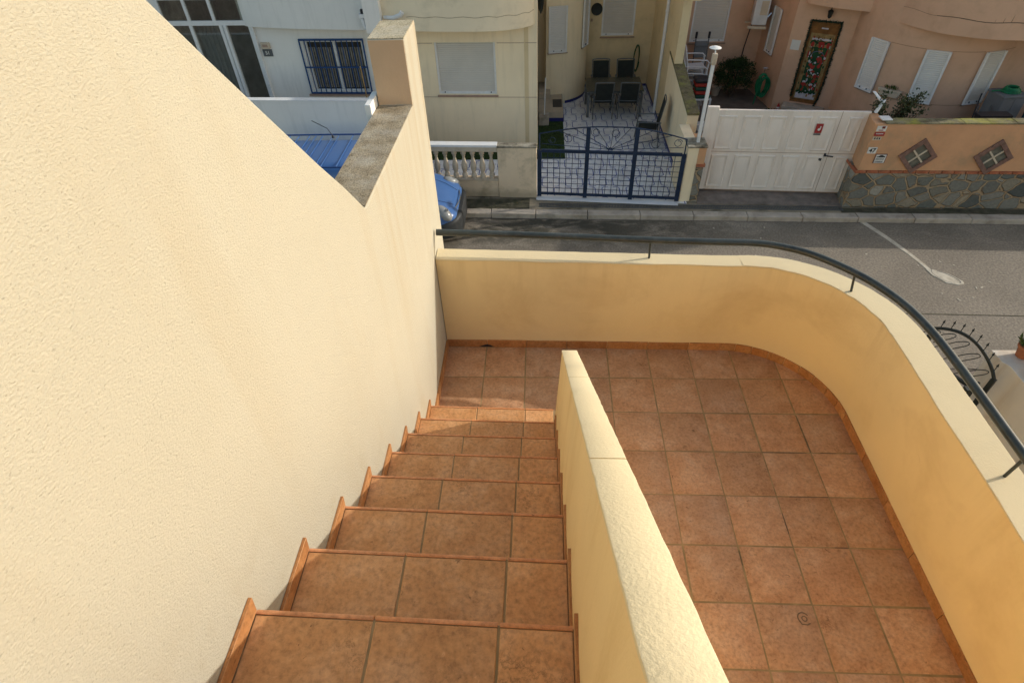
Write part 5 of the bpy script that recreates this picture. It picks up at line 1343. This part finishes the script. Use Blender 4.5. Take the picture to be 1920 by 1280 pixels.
# shrub behind the orange wall
t2 = thing('climbing_shrub', 'straggly leafy shrub rising behind the orange wall', 'shrub', (7.4, 8.8, G))
b = MB(); bl = MB()
for k in range(13):
    x = 7.4 + rnd.uniform(-.12, .12); tx = 7.45 + rnd.uniform(-.55, .62); tz = G + rnd.uniform(1.82, 2.18)
    P = smoothpath([(x, 8.8, G), (x + (tx - x) * .3, 8.85, G + 1.2), (tx, 8.8 + rnd.uniform(-.2, .25), tz)], 5); b.tube(P, [.016 - .011 * i / (len(P) - 1) for i in range(len(P))], 5)
    for p in P[4:]:
        for q in range(26):
            leaf(bl, p + Vector((rnd.gauss(0, .05), rnd.gauss(0, .05), rnd.gauss(0, .05))), (rnd.uniform(-1, 1), rnd.uniform(-1, 1), rnd.uniform(-.3, 1)), rnd.uniform(.04, .08), .55)
b.tube([(7.45, 8.75, G), (7.52, 8.75, G + 2.05)], .022, 6)
b.build('stem', M['bark'], t2); bl.build('foliage', M['leaf_olive'], t2)
# grey cupboard with hose on top, and the things leaning on it
t2 = thing('garden_cupboard', 'tall grey plastic cupboard beside the right shutter', 'cupboard', (10.62, 10.22, G))
R3 = Matrix.Rotation(.14, 3, 'Z')
def cbp(x, y, z): v_ = R3 @ Vector((x, y, 0)); return (10.60 + v_.x, 10.22 + v_.y, G + z)
def cbox(b, x0, x1, y0, y1, z0, z1): b.hexa([cbp(x0, y0, z0), cbp(x1, y0, z0), cbp(x1, y1, z0), cbp(x0, y1, z0), cbp(x0, y0, z1), cbp(x1, y0, z1), cbp(x1, y1, z1), cbp(x0, y1, z1)])
b = MB(); cbox(b, -.27, .27, -.24, .24, 0, 1.55); b.build('body', M['cab_grey'], t2, bevel=.012)
b = MB(); cbox(b, -.30, .30, -.27, .26, 1.552, 1.60); b.build('top', M['cab_grey'], t2, bevel=.01)
for x in (-.265, .003): b = MB(); cbox(b, x, x + .262, -.255, -.242, .05, 1.53); b.build('door', M['cab_grey'], t2, bevel=.006)
b = MB()
for k in range(7):
    rr = .20 - .012 * k; pts = [(cbp(.02, -.02, 0)[0] + (rr + .01 * math.sin(3 * a)) * math.cos(a), cbp(.02, -.02, 0)[1] + rr * .75 * math.sin(a), G + 1.62 + .014 * k + .01 * math.sin(a + k)) for a in [2 * PI * j / 20 for j in range(20)]]
    b.tube(pts, .014, 6, closed=True)
b.tube([cbp(-.16, .0, 1.64), cbp(-.26, .05, 1.63), cbp(-.34, .10, 1.60)], .016, 6)
setp(b.build('hose_roll', M['hose']), 'green hose rolled up on top of the grey cupboard', 'hose')
t2 = thing('folded_chair', 'dark folded garden chair leaning left of the grey cupboard', 'chair', (10.05, 9.9, G))
for x in (9.95, 10.22):
    MB().tube([(x, 9.75, G), (x + .06, 10.1, G + 1.35)], .014, 8).build('frame', M['grey_metal'], t2)
b = MB(); b.prism([(9.98, 9.86, G + .4), (10.24, 9.86, G + .4), (10.28, 10.05, G + 1.15), (10.02, 10.05, G + 1.15)], (0, .02, 0)); b.build('panel', M['cab_grey'], t2)
b = MB(); b.tube([(9.86, 9.72, G), (9.94, 10.1, G + 1.62)], .015, 6); setp(b.build('broom', M['sign_black']), 'thin dark pole leaning left of the folded chair', 'broom')
b = MB(); b.tube([(10.95, 9.72, G), (11.12, 9.95, G + 1.45)], .03, 6); b.tube([(10.85, 9.72, G + .2), (10.95, 9.9, G + 1.40)], .028, 6); setp(b.build('rolled_mat', M['green_blue']), 'dark blue green rolled mats leaning right of the grey cupboard', 'mat')
b = MB(); b.box(9.3, 9.95, 8.9, 9.15, G + 1.55, G + 1.60); b.box(9.32, 9.36, 8.92, 9.13, G, G + 1.55); b.box(9.88, 9.92, 8.92, 9.13, G, G + 1.55)
setp(b.build('metal_rack', M['sign_black']), 'low dark rack just behind the orange wall', 'rack')
sheet('pink_yard_floor', 3.63, 13, 8.82, 15.0, G + .001, M['yard'])

# ------------------------------------------------------------------ upper storeys and an unseen row added to shade the road
def upper(t, x0, x1, y0, y1, z0, z1, m): MB().box(x0, x1, y0, y1, z0, z1).build('upper_storey', M[m], t)
for (o, x0, x1, m) in (('white_house', -14, -3.8, 'white_wall'),):
    upper(bpy.data.objects[o], x0, x1, 12.3, 17, G + 3.7, G + 6.2, m)
upper(bpy.data.objects['cream_house'], -3.75, -.05, 12.2, 17, G + 6.21, G + 6.5, 'cream_wall')
upper(bpy.data.objects['pink_house'], 6.95, 12.4, 12.9, 18, G + 3.61, G + 6.0, 'pink_wall')
nb = [(12.5, 14.35, 5.5, 'cream_wall', 'unseen narrow cream house just past the pink house, added to shade the road'), (14.4, 17.25, 4.38, 'pink_wall', 'unseen low salmon house further along the row, added to shape the road shadow'), (17.3, 21.5, 4.92, 'white_wall', 'unseen white house further along the row, added to shade the road'), (21.55, 30.0, 5.08, 'cream_wall', 'unseen long cream house at the far end of the row, added to shade the road')]  # out-of-view houses; roof heights step to shape the shadow edge on the road
for (x0, x1, h_, m, lab) in nb:
    t2 = thing('unseen_row_house', lab, 'house', ((x0 + x1) / 2, 11, G))
    fn = FR((0, 10.0), (1, 0)); b = MB(); wm = (x0 + x1) / 2
    wall_holes(b, fn, x0, x1, 0, h_, [(wm - .5, wm + .5, 1.1, 2.3)], 7, recess=.1); b.build('wall', M[m], t2)
    shutter_window(t2, fn, wm - .5, wm + .5, 1.1, 2.3)

# ------------------------------------------------------------------ blue van
t = thing('blue_van', 'blue panel van with ribbed roof parked along the kerb', 'van', (-3.5, 7.48, RD))
XF, YC = -1.58, 7.36
st = [(.0, .34, .62, .46), (.04, .30, .70, .62), (.12, .26, .78, .71), (.28, .24, .86, .78), (.50, .24, .95, .81), (.72, .24, 1.02, .82), (1.0, .24, 1.30, .82), (1.30, .24, 1.60, .81), (1.55, .24, 1.76, .80), (1.8, .24, 1.82, .79), (3.85, .24, 1.83, .79), (3.98, .28, 1.74, .77), (4.03, .45, 1.55, .72)]
def ring(x, zb, zt, hw, n=28, grow=0):
    out = []; zm, hh = (zb + zt) / 2, (zt - zb) / 2
    for k in range(n):
        a = 2 * PI * k / n; ca, sa = math.cos(a), math.sin(a)
        yv = hw * math.copysign(abs(ca) ** .32, ca); zv = hh * math.copysign(abs(sa) ** .30, sa)
        tum = 1 - .08 * max(0, (zm + zv - 1.0)) / .8
        out.append((XF - x, YC + (yv + math.copysign(grow, yv)) * tum, RD + zm + zv + math.copysign(grow, zv)))
    return out
b = MB(); n = 28; vs = []; fs = []
for s_ in st: vs += ring(*s_)
for i in range(len(st) - 1):
    for k in range(n): fs.append((i * n + k, i * n + (k + 1) % n, (i + 1) * n + (k + 1) % n, (i + 1) * n + k))
fs += [tuple(range(n)), tuple((len(st) - 1) * n + k for k in range(n))]
b.add(vs, fs, 0, True); body = b.build('body', M['van'], t)
b = MB()
bs = [(-.07, .25, .62, .40), (-.045, .22, .66, .56), (.03, .21, .67, .70), (.14, .21, .66, .78), (.30, .21, .63, .83), (.50, .21, .56, .85), (.62, .24, .48, .848)]
vs = []; fs = []
for s_ in bs: vs += ring(*s_)
for i in range(len(bs) - 1):
    for k in range(n): fs.append((i * n + k, i * n + (k + 1) % n, (i + 1) * n + (k + 1) % n, (i + 1) * n + k))
fs += [tuple(range(n)), tuple((len(bs) - 1) * n + k for k in range(n))]
b.add(vs, fs, 0, True); b.build('bumper', M['bumper'], t)
for sy_ in (-1, 1):
    b = MB(); c0 = Vector((XF - .27, YC + sy_ * .655, RD + .785)); vs = []; fs = []
    for i in range(9):
        th = PI * i / 8
        for k in range(14):
            a = 2 * PI * k / 14; v_ = Vector((.215 * math.sin(th) * math.cos(a), .125 * math.sin(th) * math.sin(a), .105 * math.cos(th)))
            v_ = Matrix.Rotation(.55, 3, 'Y') @ v_; v_ = Matrix.Rotation(sy_ * .55, 3, 'Z') @ v_; vs.append(c0 + v_)
    for i in range(8):
        for k in range(14): fs.append((i * 14 + k, i * 14 + (k + 1) % 14, (i + 1) * 14 + (k + 1) % 14, (i + 1) * 14 + k))
    b.add(vs, fs, 0, True); hl = b.build('headlight', M['lamp_glass'], t)
    for (ox, oy, rr) in ((-.03, .0, .05), (.07, .03, .035)):
        b = MB(); b.lathe([(.004, .06), (rr, .052), (rr, .03), (.0, .0)], c0 + Vector((ox, oy * sy_, .045)), 12); b.build('reflector', M['chrome'], hl)
    b = MB(); b.lathe([(.05, 0), (.055, .01), (.045, .02)], (XF + .0, YC + sy_ * .48, RD + .36), 12, axis='x'); b.build('fog_lamp', M['lamp_glass'], t)
b = MB(); pts = [(XF - .055 + .045 * math.cos(k / 10 * PI - PI / 2) - .02 * abs(k - 5) / 5, YC + (k - 5) * .075, RD + .735 + .012 * (1 - abs(k - 5) / 5)) for k in range(11)]
b.tube(pts, .012, 8); b.build('grille_trim', M['chrome'], t)
b = MB(); b.tube([(XF - .10, YC - .30, RD + .775), (XF - .35, YC - .38, RD + .90), (XF - .66, YC - .42, RD + 1.0)], .003, 6); b.tube([(XF - .10, YC + .30, RD + .775), (XF - .35, YC + .38, RD + .90), (XF - .66, YC + .42, RD + 1.0)], .003, 6); b.build('bonnet_seam', M['sign_black'], t)
b = MB(); q = [(-.735, 1.045), (-.76, 1.06)]
b.add([(XF - .77, YC - .69, RD + 1.085), (XF - .77, YC + .69, RD + 1.085), (XF - 1.47, YC + .60, RD + 1.735), (XF - 1.47, YC - .60, RD + 1.735)], [(0, 1, 2, 3)])
b.prism([(XF - .74, YC - .68, RD + 1.06), (XF - .74, YC + .68, RD + 1.06), (XF - 1.46, YC + .60, RD + 1.745), (XF - 1.46, YC - .60, RD + 1.745)], (-.02, 0, -.02)); b.build('windscreen', M['glass'], t)
b = MB(); b.box(XF - .80, XF - .62, YC - .66, YC + .70, RD + .985, RD + 1.04); b.build('cowl', M['bumper'], t, bevel=.02)
for sy_ in (-1, 1):
    b = MB(); yy0 = YC + sy_ * .795; b.prism([(XF - 1.15, yy0, RD + 1.08), (XF - 2.0, yy0, RD + 1.08), (XF - 2.0, yy0 - sy_ * .04, RD + 1.62), (XF - 1.5, yy0 - sy_ * .04, RD + 1.62)], (0, sy_ * .012, 0)); b.build('side_window', M['glass'], t)
    b = MB(); b.box(XF - 1.22, XF - 1.08, YC + sy_ * .80, YC + sy_ * .98, RD + 1.05, RD + 1.24); b.build('wing_mirror', M['bumper'], t, bevel=.04)
    b = MB(); b.tube([(XF - 1.75, YC + sy_ * .735, RD + 1.835), (XF - 2.8, YC + sy_ * .735, RD + 1.838), (XF - 3.85, YC + sy_ * .735, RD + 1.835)], .016, 6); b.build('gutter', M['van_dark'], t)
    for xx in (.72, 3.30):
        wq = MB(); wq.lathe([(.17, -.09), (.29, -.09), (.305, -.06), (.305, .06), (.29, .09), (.17, .09)], (XF - xx, YC + sy_ * .76, RD + .305), 22, axis='y'); wo = wq.build('wheel', M['tyre'], t)
        wq = MB(); wq.lathe([(.02, -.07), (.17, -.06), (.172, .06), (.02, .07)], (XF - xx, YC + sy_ * .76, RD + .305), 16, axis='y'); wq.build('rim', M['chrome'], wo)
for xx in (1.75, 2.0, 2.22, 2.52, 2.64, 2.86, 3.0, 3.14, 3.36, 3.55):
    b = MB(); w_ = .011 if xx not in (2.52, 2.64) else .007
    b.prism([(XF - xx - w_, YC - .70, RD + 1.824), (XF - xx + w_, YC - .70, RD + 1.824), (XF - xx + w_, YC + .68, RD + 1.824), (XF - xx - w_, YC + .68, RD + 1.824)], (0, 0, .018)); b.build('roof_rib', M['van'], t, bevel=.006)
b = MB(); b.lathe([(.03, 0), (.025, .03), (.01, .05)], (XF - 2.62, YC + .60, RD + 1.83), 10); b.tube([(XF - 2.62, YC + .60, RD + 1.87), (XF - 2.72, YC + .66, RD + 2.0), (XF - 3.02, YC + .70, RD + 2.15)], .008, 6); b.build('aerial', M['sign_black'], t)

# ------------------------------------------------------------------ own front yard: arched gate, white wall, pots
t = thing('arched_iron_gate', 'open black iron gate leaf with arrow spikes along its arched top', 'gate', (5.7, 2.2, G))
g0, g1 = Vector((5.46, 2.53, 0)), Vector((5.92, 1.77, 0)); fi = FR((g0.x, g0.y), (g1.x - g0.x, g1.y - g0.y)); W = (g1 - g0).length
def az_(u_): q = u_ / W; return 1.17 + .34 * math.sin(PI * min(1, .16 + q * .84)) ** .8
for uu in (0, W):
    b = MB(); b.fbox(fi, uu - .028, uu + .028, .05, az_(uu) if uu else 1.34, -.028, .028); b.build('post', M['black_iron'], t)
ap = [fi.pt(W * k / 16, az_(W * k / 16)) for k in range(17)]
MB().tube(ap, .022, 8).build('arch', M['black_iron'], t)
b = MB(); b.fbox(fi, .03, W - .03, .86, .90, -.02, .02); b.fbox(fi, .03, W - .03, .08, .12, -.02, .02); b.build('rail', M['black_iron'], t)
for k in range(8):
    uu = W * (k + .5) / 8; z0 = az_(uu)
    b = MB(); b.tube([fi.pt(uu, z0 + .01), fi.pt(uu, z0 + .11)], .0055, 6); b.lathe([(.002, .0), (.016, .012), (.010, .03), (.001, .06)], fi.pt(uu, z0 + .095), 6); b.build('spike', M['black_iron'], t)
for k in range(5):
    uu = W * (k + .5) / 5; zt2 = az_(uu) - .04; h2 = .05
    P = [fi.pt(uu - h2, max(.5, zt2 - .62)), fi.pt(uu - h2, zt2 - .36), fi.pt(uu - h2, zt2 - .12)] + [fi.pt(uu - h2 * math.cos(a), zt2 - .12 + .10 * math.sin(a)) for a in [PI * j / 8 for j in range(1, 8)]] + [fi.pt(uu + h2, zt2 - .12), fi.pt(uu + h2, zt2 - .30)]
    P = [q_ - fi.d * min(.28, (G + zt2 - q_.z) * .8) for q_ in P]
    MB().tube(P, .0065, 6).build('hoop', M['black_iron'], t)
b = MB(); b.box(5.54, 5.63, 1.62, 1.70, G, G + 1.12); b.tube([(5.58, 1.66, G + 1.08), (5.86, 1.86, G + 1.0)], .022, 6); b.build('latch_post', M['black_iron'], t)
t = thing('boundary_wall', 'white painted boundary wall beside the arched iron gate', 'wall', (6.3, 1.2, G))
b = MB(); b.prism([(6.155, 2.29, G), (6.65, 2.29, G), (6.65, -3, G), (6.26, -3, G), (6.23, 1.98, G), (6.175, 2.06, G)], (0, 0, 1.19)); b.build('wall', M['own_white'], t, bevel=.006)
MB().box(6.66, 6.85, -3, 2.20, G, G + 1.60).build('unseen_upper_wall', M['own_white'], t)  # out-of-view wall kept to cast a shadow on the boundary wall top
t = thing('flower_pot', 'terracotta flower pot with dry plant on the boundary wall end', 'pot', (6.46, 2.17, G + 1.19))
b = MB(); b.lathe([(.07, 0), (.10, .15), (.115, .15), (.115, .19), (.095, .19)], (6.47, 2.17, G + 1.195), 16); b.build('pot', M['clay'], t)
b = MB()
for k in range(80): leaf(b, (6.47 + rnd.gauss(0, .04), 2.17 + rnd.gauss(0, .04), G + 1.38), (rnd.uniform(-1, 1), rnd.uniform(-1, 1), rnd.uniform(0, 1)), rnd.uniform(.05, .14), .35)
b.build('plant', M['leaf'], t)
t = thing('yucca_plant', 'spiky green plant rising just outside the terrace parapet', 'plant', (5.6, .35, G))
b = MB(); b.tube([(5.75, .25, G), (5.75, .25, G + .75)], .04, 8); b.build('stem', M['bark'], t)
b = MB()
for k in range(26):
    a = rnd.uniform(0, 2 * PI); e_ = rnd.uniform(.1, 1.1); l_ = rnd.uniform(.3, .5); c0 = Vector((5.75, .25, G + .75)); dv = Vector((math.cos(a) * math.cos(e_), math.sin(a) * math.cos(e_), math.sin(e_)))
    sd = dv.cross(Vector((0, 0, 1))).normalized() * .014
    m1 = c0 + dv * l_ * .55; tip = c0 + dv * l_ + Vector((0, 0, -.08))
    b.add([c0 - sd, c0 + sd, m1 + sd * 1.2, m1 - sd * 1.2, tip], [(0, 1, 2, 3), (3, 2, 4)])
b.build('leaves', M['leaf'], t)
sheet('front_yard_paving', 2.6, 12, -8, 2.9, RD + .02, M['pave'])
